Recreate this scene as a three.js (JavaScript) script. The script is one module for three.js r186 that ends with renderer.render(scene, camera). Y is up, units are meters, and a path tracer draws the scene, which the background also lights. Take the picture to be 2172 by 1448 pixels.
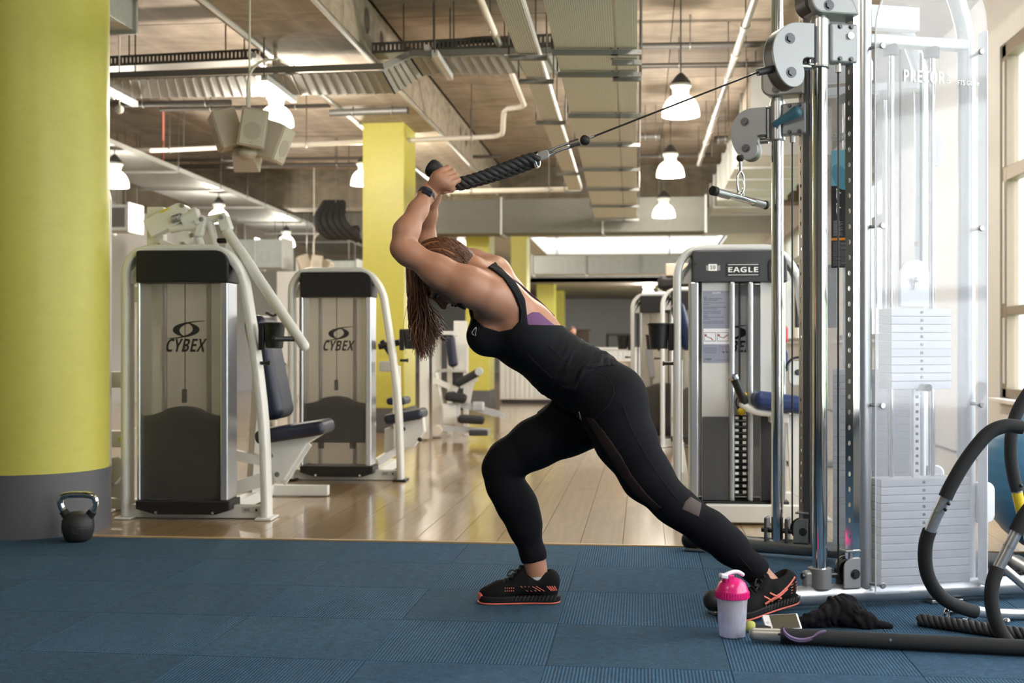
import * as THREE from 'three';
import { mergeGeometries, toCreasedNormals } from 'three/addons/utils/BufferGeometryUtils.js';
import { RoundedBoxGeometry } from 'three/addons/geometries/RoundedBoxGeometry.js';
import { ImprovedNoise } from 'three/addons/math/ImprovedNoise.js';
import { FontLoader } from 'three/addons/loaders/FontLoader.js';
import { TextGeometry } from 'three/addons/geometries/TextGeometry.js';
import { RectAreaLightUniformsLib } from 'three/addons/lights/RectAreaLightUniformsLib.js';

// ---------- camera, sky, exposure ----------
const V = (x, y, z) => new THREE.Vector3(x, y, z);
const FOCAL = 2550, EYE = 0.87, CX = 1086, HY = 735, YAW = Math.atan((1362 - CX) / FOCAL);
const scene = new THREE.Scene();
const camera = new THREE.PerspectiveCamera(2 * Math.atan(724 / FOCAL) * 180 / Math.PI, 1.5, 0.05, 300);
camera.position.set(0, EYE, 0); camera.rotation.y = YAW;
camera.setViewOffset(2172, 1448, 0, 724 - HY, 2172, 1448);
camera.focus = 4.0; camera.userData.fStop = 3.8;
scene.background = new THREE.Color().setRGB(0.95, 0.98, 1.0);
scene.backgroundIntensity = 6.5;
RectAreaLightUniformsLib.init();
const renderer = new THREE.WebGLRenderer({ antialias: true });
renderer.toneMapping = THREE.LinearToneMapping;
renderer.toneMappingExposure = 1.18;
renderer.shadowMap.enabled = true;

// ---------- helpers ----------
let seed = 7; const rnd = () => (seed = (seed * 16807) % 2147483647) / 2147483647;
const rr = (a, b) => a + (b - a) * rnd();
const noise = new ImprovedNoise();
const cT = Math.cos(YAW), sT = Math.sin(YAW);
function ray(px, py) { const a = (px - CX) / FOCAL, b = (HY - py) / FOCAL; return V(a * cT - sT, b, -a * sT - cT); }
const at = (px, py, d) => { const r = ray(px, py).multiplyScalar(d); r.y += EYE; return r; };      // a photo point at a known distance
const ph = (px, py, h = 0) => { const r = ray(px, py); return at(px, py, (h - EYE) / r.y); };        // a photo point at a known height
const names = {};
function numbered(n) { const k = names[n] = (names[n] ?? -1) + 1; return k ? n + '_' + String(k).padStart(3, '0') : n; }
function meta(o, label, category, group) { o.userData.label = label; o.userData.category = category; if (group) o.userData.group = group; return o; }
function thing(name, label, category, pos = [0, 0, 0], turn = 0, group) {
  const o = new THREE.Group(); o.name = numbered(name); scene.add(o); o.position.set(...pos); o.rotation.y = turn; return meta(o, label, category, group);
}
function uvBox(g, s = 1) { // uv in metres from the way a face points
  const p = g.attributes.position, n = g.attributes.normal, u = new Float32Array(p.count * 2);
  for (let i = 0; i < p.count; i += 3) {
    const nx = Math.abs(n.getX(i) + n.getX(i + 1) + n.getX(i + 2)), ny = Math.abs(n.getY(i) + n.getY(i + 1) + n.getY(i + 2)), nz = Math.abs(n.getZ(i) + n.getZ(i + 1) + n.getZ(i + 2));
    for (let k = i; k < i + 3 && k < p.count; k++) {
      const x = p.getX(k), y = p.getY(k), z = p.getZ(k);
      if (ny >= nx && ny >= nz) { u[2 * k] = x; u[2 * k + 1] = z; } else if (nx >= nz) { u[2 * k] = z; u[2 * k + 1] = y; } else { u[2 * k] = x; u[2 * k + 1] = y; }
      u[2 * k] *= s; u[2 * k + 1] *= s;
    }
  }
  g.setAttribute('uv', new THREE.BufferAttribute(u, 2)); return g;
}
function clean(g) { // plain triangles with position, normal, uv
  let o = g.index ? g.toNonIndexed() : g;
  for (const k of Object.keys(o.attributes)) if (!['position', 'normal', 'uv', 'color'].includes(k)) o.deleteAttribute(k);
  if (!o.attributes.normal) o.computeVertexNormals();
  if (!o.attributes.uv) o.setAttribute('uv', new THREE.BufferAttribute(new Float32Array(o.attributes.position.count * 2), 2));
  return o;
}
function merge(list) { const a = list.flat(Infinity).map(clean); return a.length > 1 ? mergeGeometries(a) : a[0]; }
function mesh(name, geos, mat, parent, o = {}) {
  let g = Array.isArray(geos) ? merge(geos) : clean(geos);
  if (!o.keepUV) uvBox(g);
  const m = new THREE.Mesh(g, mat); m.name = parent === scene ? numbered(name) : name; m.castShadow = m.receiveShadow = true; parent.add(m);
  if (o.label) m.userData.label = o.label;
  if (o.kind) m.userData.kind = o.kind;
  return m;
}
const solo = (name, geos, mat, label, category, group, o) => meta(mesh(name, geos, mat, scene, o), label, category, group);
const struct = (name, geos, mat, o = {}) => mesh(name, geos, mat, scene, { ...o, kind: 'structure' });
const T = (g, x = 0, y = 0, z = 0, rx = 0, ry = 0, rz = 0) => g.applyMatrix4(new THREE.Matrix4().compose(V(x, y, z), new THREE.Quaternion().setFromEuler(new THREE.Euler(rx, ry, rz)), V(1, 1, 1)));
const box = (w, h, d, x = 0, y = 0, z = 0, rx = 0, ry = 0, rz = 0) => T(new THREE.BoxGeometry(w, h, d), x, y, z, rx, ry, rz);
const rbox = (w, h, d, x = 0, y = 0, z = 0, r = 0.006, rx = 0, ry = 0, rz = 0, s = 2) => T(new RoundedBoxGeometry(w, h, d, s, Math.min(r, w / 2.01, h / 2.01, d / 2.01)), x, y, z, rx, ry, rz);
const aim = (g, a, b) => { const d = b.clone().sub(a), q = new THREE.Quaternion().setFromUnitVectors(V(0, 1, 0), d.clone().normalize()); return g.applyMatrix4(new THREE.Matrix4().compose(a.clone().add(b).multiplyScalar(0.5), q, V(1, 1, 1))); };
const rod = (a, b, r, r2 = r, seg = 12, open = false) => aim(new THREE.CylinderGeometry(r2, r, a.distanceTo(b), seg, 1, open), a, b);
const cyl = (r, h, x, y, z, ax = 'y', seg = 24, r2 = r) => T(new THREE.CylinderGeometry(r2, r, h, seg), x, y, z, ax === 'z' ? Math.PI / 2 : 0, 0, ax === 'x' ? Math.PI / 2 : 0);
const ball = (r, x, y, z, sx = 1, sy = 1, sz = 1, seg = 20) => new THREE.SphereGeometry(r, seg, Math.ceil(seg * 0.7)).scale(sx, sy, sz).translate(x, y, z);
const beam = (a, b, w, h, up = V(0, 1, 0)) => { // a bar of w x h between two points
  const z = b.clone().sub(a), L = z.length(); z.normalize(); const x = up.clone().cross(z).normalize(), y = z.clone().cross(x);
  return new THREE.BoxGeometry(w, h, L).applyMatrix4(new THREE.Matrix4().makeBasis(x, y, z).setPosition(a.clone().add(b).multiplyScalar(0.5)));
};
const curve = (pts, closed = false, tension = 0.5) => new THREE.CatmullRomCurve3(pts.map(p => Array.isArray(p) ? V(...p) : p), closed, 'catmullrom', tension);
const tube = (pts, r, seg = 24, rad = 10, closed = false, tension = 0.5) => {
  const g = [new THREE.TubeGeometry(curve(pts, closed, tension), seg, r, rad, closed)];
  if (!closed) { const q = pts.map(p => Array.isArray(p) ? V(...p) : p); g.push(ball(r, q[0].x, q[0].y, q[0].z, 1, 1, 1, 10), ball(r, q.at(-1).x, q.at(-1).y, q.at(-1).z, 1, 1, 1, 10)); }
  return g;
};
const lathe = (pts, seg = 32) => new THREE.LatheGeometry(pts.map(p => new THREE.Vector2(p[0], p[1])), seg);
const shape = pts => new THREE.Shape(pts.map(p => new THREE.Vector2(p[0], p[1])));
const extrude = (s, depth, bevel = 0, o = {}) => new THREE.ExtrudeGeometry(s instanceof THREE.Shape ? s : shape(s), { depth: depth - 2 * bevel, bevelEnabled: bevel > 0, bevelThickness: bevel, bevelSize: bevel, bevelOffset: -bevel, bevelSegments: 2, curveSegments: 16, ...o }).translate(0, 0, bevel);
function roundRect(w, h, r, x = 0, y = 0) { // r: one radius or [bl, br, tr, tl]
  const [a, b, c, d] = Array.isArray(r) ? r : [r, r, r, r], s = new THREE.Shape(), x0 = x - w / 2, x1 = x + w / 2, y0 = y - h / 2, y1 = y + h / 2;
  s.moveTo(x0 + a, y0); s.lineTo(x1 - b, y0); if (b) s.absarc(x1 - b, y0 + b, b, -Math.PI / 2, 0, false);
  s.lineTo(x1, y1 - c); if (c) s.absarc(x1 - c, y1 - c, c, 0, Math.PI / 2, false);
  s.lineTo(x0 + d, y1); if (d) s.absarc(x0 + d, y1 - d, d, Math.PI / 2, Math.PI, false);
  s.lineTo(x0, y0 + a); if (a) s.absarc(x0 + a, y0 + a, a, Math.PI, 1.5 * Math.PI, false); return s;
}
// a flat bar of rectangular section swept along a path in the xy plane (machine frames): w in the plane, d along z
function sweepRect(pts, w, d, o = {}) {
  const c = o.raw ? pts.map(p => V(p[0], p[1], 0)) : curve(pts.map(p => [p[0], p[1], 0]), false, 0.5).getPoints(o.n || 60);
  const r = o.r ?? 0.012, prof = roundRect(w, d, r).getPoints(4), pos = [], N = prof.length - 1;
  const fr = c.map((p, i) => { const t = c[Math.min(i + 1, c.length - 1)].clone().sub(c[Math.max(i - 1, 0)]).normalize(); return [p, V(-t.y, t.x, 0)]; });
  const ring = i => prof.slice(0, N).map(q => fr[i][0].clone().addScaledVector(fr[i][1], q.x).add(V(0, 0, q.y)));
  for (let i = 0; i + 1 < fr.length; i++) { const a = ring(i), b = ring(i + 1); for (let k = 0; k < N; k++) { const l = (k + 1) % N; pos.push(a[k], a[l], b[k], a[l], b[l], b[k]); } }
  for (const [i, f] of [[0, 1], [fr.length - 1, -1]]) { const a = ring(i); for (let k = 1; k + 1 < N; k++) f > 0 ? pos.push(a[0], a[k + 1], a[k]) : pos.push(a[0], a[k], a[k + 1]); }
  const g = new THREE.BufferGeometry().setFromPoints(pos); g.computeVertexNormals(); return toCreasedNormals(g, 0.6);
}
// polyline with rounded corners -> dense points
function fillet(pts, r, n = 8) {
  const out = [pts[0]];
  for (let i = 1; i + 1 < pts.length; i++) {
    const p = V(...pts[i], 0), a = V(...pts[i - 1], 0).sub(p), b = V(...pts[i + 1], 0).sub(p), R = Array.isArray(r) ? r[i] : r, k = Math.min(R, a.length() * 0.49, b.length() * 0.49);
    const A = p.clone().addScaledVector(a.normalize(), k), B = p.clone().addScaledVector(b.normalize(), k);
    for (let j = 0; j <= n; j++) { const t = j / n, q = A.clone().multiplyScalar((1 - t) ** 2).addScaledVector(p, 2 * t * (1 - t)).addScaledVector(B, t * t); out.push([q.x, q.y]); }
  }
  out.push(pts.at(-1)); return out;
}

// ---------- textures and materials ----------
function tex(w, h, fn, srgb = true) {
  const d = new Uint8Array(w * h * 4);
  for (let y = 0; y < h; y++) for (let x = 0; x < w; x++) { const c = fn(x / w, y / h, x, y), i = 4 * (y * w + x); d[i] = c[0]; d[i + 1] = c[1]; d[i + 2] = c[2]; d[i + 3] = c[3] ?? 255; }
  const t = new THREE.DataTexture(d, w, h); t.magFilter = THREE.LinearFilter; t.minFilter = THREE.LinearFilter; t.wrapS = t.wrapT = THREE.RepeatWrapping;
  if (srgb) t.colorSpace = THREE.SRGBColorSpace; t.needsUpdate = true; return t;
}
const canvasTex = (w, h, draw, srgb = true) => { const c = document.createElement('canvas'); c.width = w; c.height = h; draw(c.getContext('2d'), w, h); const t = new THREE.CanvasTexture(c); if (srgb) t.colorSpace = THREE.SRGBColorSpace; return t; };
const pn = (u, v, f, per) => { // tiling noise
  const a = Math.PI * 2; return noise.noise(Math.cos(u * a) * f, Math.sin(u * a) * f + 10 * per, Math.cos(v * a) * f + Math.sin(v * a) * f * 1.7);
};
const std = (c, roughness = 0.5, metalness = 0, o = {}) => { const col = new THREE.Color(); Array.isArray(c) ? col.setRGB(...c) : col.set(c); return new THREE.MeshPhysicalMaterial({ color: col, roughness, metalness, ...o }); };
const M = {
  cream: std([0.74, 0.735, 0.68], 0.42), white: std([0.82, 0.83, 0.82], 0.6), black: std([0.01, 0.01, 0.011], 0.42), blackMatte: std([0.016, 0.016, 0.017], 0.75),
  charcoal: std([0.032, 0.032, 0.035], 0.5), chrome: std([0.78, 0.79, 0.8], 0.09, 1), silver: std([0.5, 0.51, 0.53], 0.32, 0.75), silverLight: std([0.62, 0.64, 0.66], 0.38, 0.5),
  steel: std([0.42, 0.42, 0.42], 0.35, 0.9), darkSteel: std([0.1, 0.1, 0.105], 0.45, 0.6), alu: std([0.72, 0.74, 0.77], 0.3, 0.85), zinc: std([0.62, 0.65, 0.66], 0.42, 0.55),
  navy: std([0.012, 0.016, 0.034], 0.45), blueVinyl: std([0.013, 0.032, 0.115], 0.42), rubber: std([0.012, 0.012, 0.013], 0.6), bolt: std([0.08, 0.08, 0.085], 0.35, 0.8),
  foam: std([0.014, 0.015, 0.017], 0.8), yellow: std([0.75, 0.55, 0.02], 0.45), beige: std([0.62, 0.56, 0.46], 0.55), red: std([0.42, 0.02, 0.03], 0.5), galv: std([0.5, 0.51, 0.5], 0.45, 0.6),
  glass: new THREE.MeshPhysicalMaterial({ color: 0xffffff, roughness: 0.02, transmission: 1, thickness: 0, ior: 1.45 }),
};
const font = await new FontLoader().loadAsync('fonts/droid/droid_sans_bold.typeface.json');
const serif = await new FontLoader().loadAsync('fonts/droid/droid_serif_bold.typeface.json');
function text(str, h, depth = 0.0015, f = font, o = {}) { // lettering centred on the origin
  const g = new TextGeometry(str, { font: f, size: h, depth, curveSegments: 4, bevelEnabled: false }); g.computeBoundingBox(); const b = g.boundingBox;
  g.translate(-(b.min.x + b.max.x) / 2, -(b.min.y + b.max.y) / 2, 0); if (o.w) g.scale(o.w / (b.max.x - b.min.x), 1, 1); if (o.slant) g.applyMatrix4(new THREE.Matrix4().makeShear(0, 0, o.slant, 0, 0, 0)); return g;
}

// ---------- setting: floor ----------
const XL = -8, XR = 2.6, ZE = -5.28, ZF = 5, ZB = -40, HC = 3.55;
const grain = tex(512, 512, (u, v) => {
  const w = pn(u, v, 1.1, 1) * 0.25, s = Math.sin((u * 9 + w * 3) * Math.PI * 2) * 0.5 + 0.5, f = pn((u * 40) % 1, v, 1.4, 3), q = 0.86 + 0.07 * s + 0.05 * f + (rnd() - 0.5) * 0.05 + pn(u, v, 0.8, 5) * 0.06;
  return [232 * q, 222 * q, 208 * q];
});
const woodMats = [[0.58, 0.395, 0.2], [0.62, 0.43, 0.225], [0.54, 0.36, 0.175], [0.66, 0.47, 0.26]].map(c => std(c, 0.3, 0, { map: grain, clearcoat: 1, clearcoatRoughness: 0.13 }));
for (const m of woodMats) { m.map = grain; }
const floor = struct('floor', box(XR - XL + 1, 0.2, ZF - ZB + 1, (XL + XR) / 2, -0.112, (ZF + ZB) / 2), std([0.12, 0.1, 0.08], 0.9));
{
  const PW = 0.187, PL = 1.28, geos = [], rest = [];
  for (let k = 0; k < 4; k++) { const g = clean(new THREE.BoxGeometry(PW - 0.0022, 0.012, PL - 0.002)), p = g.attributes.position, u = g.attributes.uv, n = g.attributes.normal; for (let i = 0; i < p.count; i++) u.setXY(i, p.getX(i) * 2.2 + k * 0.27, p.getZ(i) * 0.45 + k * 0.31); geos.push(g); }
  const x0 = ph(1366, 1147).x % PW;
  for (let c = -44; c < 15; c++) {
    const x = x0 + c * PW; if (x - PW / 2 < XL || x + PW / 2 > XR) continue;
    for (let z = ZE - PL * (((c * 7 + 300) % 10) / 10), first = true; z > ZB; z -= PL, first = false) {
      const z1 = first ? ZE : z, z0 = Math.max(z - PL, ZB), k = Math.floor(rnd() * 4), kk = Math.floor(rnd() * 4), L = z1 - z0; if (L < 0.06) continue;
      if (z1 > -13.5 && x > -0.62 * -z1 - 0.3 && x < 0.5 * -z1) {
        const m = new THREE.Mesh(geos[kk], woodMats[k]); m.name = 'plank'; m.receiveShadow = m.castShadow = true; m.position.set(x, -0.006, (z0 + z1) / 2); m.scale.z = L / PL; floor.add(m);
      } else rest.push(new THREE.BoxGeometry(PW - 0.0022, 0.012, L - 0.002).translate(x, -0.006, (z0 + z1) / 2));
    }
  }
  const g = merge(rest), u = g.attributes.uv, p = g.attributes.position; for (let i = 0; i < p.count; i++) u.setXY(i, p.getX(i) * 2.2, p.getZ(i) * 0.45);
  mesh('far_planks', g, woodMats[0], floor, { kind: 'stuff', keepUV: true });
}
struct('trim_1', [rbox(XR - XL, 0.014, 0.022, (XL + XR) / 2, 0, ZE + 0.006, 0.003)], std([0.5, 0.34, 0.18], 0.4));
{ // carpet tiles, ribs turned a quarter on every other tile
  const TS = 0.5, c0 = ph(1184, 1322), fleck = (() => { const N = 512, f = new Float32Array(N * N); for (let i = 0; i < 60000; i++) { const x = Math.floor(rnd() * N), y = Math.floor(rnd() * N), L = 2 + Math.floor(rnd() * 7), a = rr(-1, 1); for (let k = 0; k < L; k++) f[y * N + (x + k) % N] += a; } return (x, y) => f[y * N + x]; })(), dye = q => [Math.max(0, Math.min(255, 48 * q)), Math.max(0, Math.min(255, 94 * q)), Math.max(0, Math.min(255, 125 * q))];
  const rib = tex(512, 512, (u, v, x, y) => { const s = 0.5 + 0.5 * Math.sin(u * 52 * Math.PI * 2); return dye(0.6 + 0.4 * s + 0.16 * fleck(y, x) + 0.1 * (rnd() - 0.5) + pn(u, v, 2.2, 2) * 0.08); }), bump = tex(512, 512, u => { const s = 127 + 90 * Math.sin(u * 52 * Math.PI * 2) + 38 * (rnd() - 0.5); return [s, s, s]; }, false);
  const soft = tex(512, 512, (u, v, x, y) => dye(0.76 + 0.24 * fleck(x, y) + 0.12 * (rnd() - 0.5) + pn(u, v, 2.2, 4) * 0.1));
  const mats = [], tints = [[0.92, 0.94, 0.93], [1, 1, 1], [0.84, 0.86, 0.86], [0.9, 0.95, 1]];
  for (let k = 0; k < 4; k++) mats.push(std(tints[k], 1, 0, { map: rib, bumpMap: bump, bumpScale: 0.002 }));
  for (let k = 0; k < 4; k++) mats.push(std(tints[k], 1, 0, { map: soft, bumpMap: soft, bumpScale: 0.002 }));
  const g = clean(new RoundedBoxGeometry(TS - 0.0008, 0.012, TS - 0.0008, 1, 0.002)), p = g.attributes.position, u = g.attributes.uv; for (let i = 0; i < p.count; i++) u.setXY(i, p.getX(i) / TS + 0.5, p.getZ(i) / TS + 0.5);
  const edge = g.clone(); edge.scale(1, 1, 1);
  for (let i = -18; i < 6; i++) for (let j = -3; j < 17; j++) {
    const x = c0.x + (i + 0.5) * TS; let z = c0.z + (j + 0.5) * TS; if (x < XL || x > XR - 0.05 || z > ZF) continue;
    const z0 = Math.max(z - TS / 2, ZE + 0.016), z1 = z + TS / 2; if (z1 - z0 < 0.05) continue;
    if (j > 3 || x < -4.6) continue;
    const m = new THREE.Mesh(g, mats[Math.floor(rnd() * 4) + ((i + j) & 1 ? 0 : 4)]); m.name = 'carpet_tile'; m.position.set(x, -0.006, (z0 + z1) / 2); m.scale.z = (z1 - z0) / TS; m.receiveShadow = true; floor.add(m);
  }
  const zn = c0.z + 4 * TS;
  const far = box(XR - XL, 0.012, ZF - zn, (XR + XL) / 2, -0.006, (zn + ZF) / 2), far2 = box(-4.6 - XL, 0.012, zn - ZE, (XL - 4.6) / 2, -0.006, (zn + ZE) / 2);
  const cg = merge([far, far2]); uvBox(cg, 2); mesh('carpet_field', cg, mats[5], floor, { kind: 'stuff', keepUV: true });
}
// ---------- setting: walls, windows ----------
const plaster = tex(256, 256, (u, v) => { const q = 244 + 3 * pn(u, v, 2, 1) + 3 * (rnd() - 0.5); return [q, q, q]; });
const wallMat = std([0.8, 0.8, 0.79], 0.85, 0, { map: plaster }), greyWall = std([0.46, 0.45, 0.44], 0.85, 0, { map: plaster });
struct('wall_left', box(0.2, HC + 0.4, ZF - ZB, XL - 0.1, (HC + 0.4) / 2 - 0.1, (ZF + ZB) / 2), greyWall);
struct('wall_back', box(XR - XL + 0.4, HC + 0.4, 0.2, (XL + XR) / 2, (HC + 0.4) / 2 - 0.1, ZB - 0.1), greyWall);
const WT = 0.24, frameMat = std([0.3, 0.25, 0.19], 0.45, 0.25);
// right wall: piers, sill walls and heads round its window openings  [z near, z far, sill, head]
const openings = [[0.5, -9.12, 0.5, 3.06], [-13.2, -16.6, 0.95, 2.85], [-19.5, -23.2, 0.95, 2.9], [-25, -36, 0.9, 3.0]];
{
  const g = []; let z = ZF; const X = XR + WT / 2, sec = (y0, y1, za, zb) => g.push(box(WT, y1 - y0, za - zb, X, (y0 + y1) / 2, (za + zb) / 2));
  for (const [a, b, s, h] of openings) { sec(0, HC + 0.3, z, a); sec(0, s, a, b); sec(h, HC + 0.3, a, b); z = b; }
  sec(0, HC + 0.3, z, ZB); struct('wall_right', g, wallMat);
}
openings.forEach(([a, b, s, h], k) => {
  const w = new THREE.Group(); w.name = 'window_' + (k + 1); w.userData.kind = 'structure'; scene.add(w);
  const n = Math.round((a - b) / 2.1), X = XR + 0.06, st = (a - b) / n, f = [], bars = k ? [h - 0.55] : [1.13, 2.12];
  f.push(rbox(0.09, 0.07, a - b, X, s + 0.035, (a + b) / 2), rbox(0.09, 0.09, a - b, X, h - 0.045, (a + b) / 2));
  for (let i = 0; i <= n; i++) f.push(rbox(0.09, h - s, i && i < n ? 0.075 : 0.1, X, (s + h) / 2, a - i * st + (i ? i < n ? 0 : 0.05 : -0.05)));
  for (const y of bars) f.push(rbox(0.085, y > 2 ? 0.1 : 0.065, a - b, X, y, (a + b) / 2));
  mesh('window_frame', f, frameMat, w);
  const ys = [s + 0.05, ...bars, h - 0.07];
  for (let i = 0; i < n; i++) for (let j = 0; j + 1 < ys.length; j++) mesh('pane', box(0.008, ys[j + 1] - ys[j], st - 0.06, X + 0.01, (ys[j] + ys[j + 1]) / 2, a - (i + 0.5) * st), M.glass, w);
  if (!k) { // inner sash frames, lighter
    const sash = []; for (let i = 0; i < n; i++) for (let j = 0; j + 1 < ys.length; j++) for (const [e, zz] of [[0, a - i * st - 0.06], [1, a - (i + 1) * st + 0.06]]) sash.push(rbox(0.05, ys[j + 1] - ys[j] - 0.1, 0.04, X - 0.03, (ys[j] + ys[j + 1]) / 2, zz));
    mesh('sash', sash, std([0.72, 0.73, 0.72], 0.5), w);
  }
  mesh('window_sill', rbox(0.16, 0.03, a - b, XR - 0.01, s - 0.015, (a + b) / 2), M.white, w);
});
struct('wall_front', box(XR - XL + 0.6, HC + 0.4, 0.2, (XL + XR) / 2, (HC + 0.4) / 2 - 0.1, ZF + 0.1), greyWall);
// outside: slope, far hills and trees below the windows
{
  const g = new THREE.PlaneGeometry(260, 200, 40, 30).rotateX(-Math.PI / 2), p = g.attributes.position;
  for (let i = 0; i < p.count; i++) { const x = p.getX(i) + 136, z = p.getZ(i) - 30; p.setXYZ(i, x, -9 + Math.max(0, x - 90) * 0.17 * (1 + 0.4 * noise.noise(x * 0.02, z * 0.02, 1)) + 1.5 * noise.noise(x * 0.05, z * 0.05, 3), z); }
  g.computeVertexNormals(); struct('hillside', g, std([0.16, 0.24, 0.12], 1));
  const tm = [std([0.1, 0.17, 0.06], 1), std([0.15, 0.22, 0.08], 1), std([0.2, 0.25, 0.1], 1)], bark = std([0.12, 0.09, 0.06], 1);
  const spots = [[14, -32], [16, -42], [23, -36], [24, -53], [12, -23], [31, -60], [34, -46], [38, -74]];
  const labels = ['nearest leafy tree outside the window', 'dark green tree behind the nearest one outside the window', 'round tree right of the dark one outside', 'tall tree far out on the slope', 'tree beside the window edge outside', 'pale tree high on the far slope', 'bushy tree midway down the slope outside', 'farthest small tree on the hill outside'];
  spots.forEach(([x, z], i) => {
    const t = thing('tree', labels[i], 'tree', [x, -8.6, z], i, 'trees outside the window'), h = 7.6 + (i % 3) * 0.7, q = [];
    for (let k = 0; k < 14; k++) { const a = new THREE.IcosahedronGeometry(rr(1, 1.9), 3), pp = a.attributes.position, o = V(rr(-1.6, 1.6), h - 1.6 + rr(-2.6, 1), rr(-1.6, 1.6)); for (let j = 0; j < pp.count; j++) { const b = V(pp.getX(j), pp.getY(j), pp.getZ(j)), s = 1 + 0.35 * noise.noise(b.x * 2.2 + k, b.y * 2.2, b.z * 2.2); pp.setXYZ(j, b.x * s + o.x, b.y * s * 0.9 + o.y, b.z * s + o.z); } a.computeVertexNormals(); q.push(a); }
    mesh('crown', q, tm[i % 3], t); mesh('trunk', rod(V(0, -1, 0), V(0.2, h - 2, 0.1), 0.3, 0.16), bark, t);
  });
}
// ---------- setting: ceiling ----------
const concrete = tex(512, 512, (u, v) => {
  const a = pn(u, v, 1.1, 1), b = pn((u * 2) % 1, (v * 14) % 1, 1.3, 2), c = pn((u * 3) % 1, (v * 40) % 1, 1.6, 4), q = 0.84 + 0.13 * a + 0.09 * b + 0.05 * c + (rnd() - 0.5) * 0.06; return [236 * q, 226 * q, 214 * q];
});
const slabMats = [[0.52, 0.475, 0.425], [0.57, 0.52, 0.465], [0.47, 0.43, 0.385]].map(c => std(c, 0.8, 0, { map: concrete }));
const beamMat = std([0.66, 0.63, 0.57], 0.8, 0, { map: concrete });
const ZS = -23.6; // end of the high slab
const ceiling = struct('ceiling', box(XR - XL + 0.8, 0.15, ZF - ZS + 0.3, (XL + XR) / 2, HC + 0.14, (ZF + ZS) / 2), std([0.25, 0.2, 0.16], 0.9));
{
  const PD = 1.22, xs = [XL, -5.4, -2.95, -2.09, 0.25, XR];
  for (let i = 0, z = ZF; z > ZS; z -= PD, i++) for (let k = 0; k < 5; k++) {
    if (k === 2) continue; const a = xs[k], b = xs[k + 1], z0 = Math.max(z - PD, ZS), g = rbox(b - a - 0.004, 0.065, z - z0 - 0.014, 0, 0, 0, 0.006, 0, 0, 0, 1);
    const m = mesh('ceiling_panel', T(uvBox(clean(T(g, i * 0.37, 0, k * 0.61)), 0.6), (a + b) / 2 - i * 0.37, HC + 0.0325, (z + z0) / 2 - k * 0.61), slabMats[Math.floor(rnd() * 3)], ceiling, { keepUV: true });
  }
  // lower ceilings at the far end, with the light well
  const lc = std([0.5, 0.49, 0.47], 0.85), wl = std([0.85, 0.85, 0.84], 0.8);
  struct('ceiling', [box(XR - XL, 0.12, 0.9, (XL + XR) / 2, 3.16, -24.05), box(-2.28 - XL, 0.12, 4.6, (XL - 2.28) / 2, 3.16, -26.8), box(XR - 1.71, 0.12, 4.6, (XR + 1.71) / 2, 3.16, -26.8), box(XR - XL, 0.12, 0.8, (XL + XR) / 2, 3.16, -29.4), box(XR - XL, 0.7, 0.1, (XL + XR) / 2, 3.4, -23.6)], lc);
  struct('light_well', [box(0.1, 1.3, 4.6, -2.33, 3.8, -26.8), box(0.1, 1.3, 4.6, 1.76, 3.8, -26.8), box(4.1, 1.3, 0.1, -0.28, 3.8, -29.12), box(4.1, 1.3, 0.1, -0.28, 3.8, -24.5)], wl);
  const sk = new THREE.Group(); sk.name = 'window_5'; sk.userData.kind = 'structure'; scene.add(sk);
  mesh('pane', box(4.1, 0.01, 4.6, -0.28, 3.3, -26.8), M.glass, sk);
  struct('ceiling', [box(XR - XL, 0.12, 10.4, (XL + XR) / 2, 2.52, -35), box(XR - XL, 0.75, 0.1, (XL + XR) / 2, 2.83, -29.85)], std([0.34, 0.335, 0.32], 0.85));
}
{ // band beam with service holes
  const zA = ZF, zB = -19.2, L = zA - zB, x0 = -2.93, x1 = -2.11, y0 = 3.2, y1 = HC;
  const s = shape([[0, 0], [L, 0], [L, y1 - y0], [0, y1 - y0]]), holes = [[-9.1, 0.185, 0.1], [-9.62, 0.175, 0.065], [-13.9, 0.18, 0.085], [-14.35, 0.18, 0.1], [-6.2, 0.18, 0.09]];
  for (const [z, y, r] of holes) { const h = new THREE.Path(); h.absarc(zA - z, y, r, 0, Math.PI * 2, true); s.holes.push(h); }
  const side = new THREE.ExtrudeGeometry(s, { depth: 0.05, bevelEnabled: false, curveSegments: 20 }).rotateY(Math.PI / 2).translate(x1 - 0.05, y0, zA);
  const b = struct('ceiling_beam', [side, box(x1 - x0, 0.05, L, (x0 + x1) / 2, y0 - 0.025, (zA + zB) / 2), box(0.05, y1 - y0, L, x0 + 0.025, (y0 + y1) / 2, (zA + zB) / 2), box(x1 - x0, y1 - y0, 0.05, (x0 + x1) / 2, (y0 + y1) / 2, zB + 0.03)], beamMat);
  for (const x of [x0 + 0.06, x1 - 0.03]) mesh('edge_strip', rbox(0.035, 0.02, L - 0.1, x, y0 - 0.06, (zA + zB) / 2, 0.004), M.zinc, b);
  struct('ceiling_beam', [box(XR - XL, HC - 2.98, 0.5, (XL + XR) / 2, (HC + 2.98) / 2, -18.1)], std([0.36, 0.35, 0.31], 0.85, 0, { map: concrete }));
}
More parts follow.
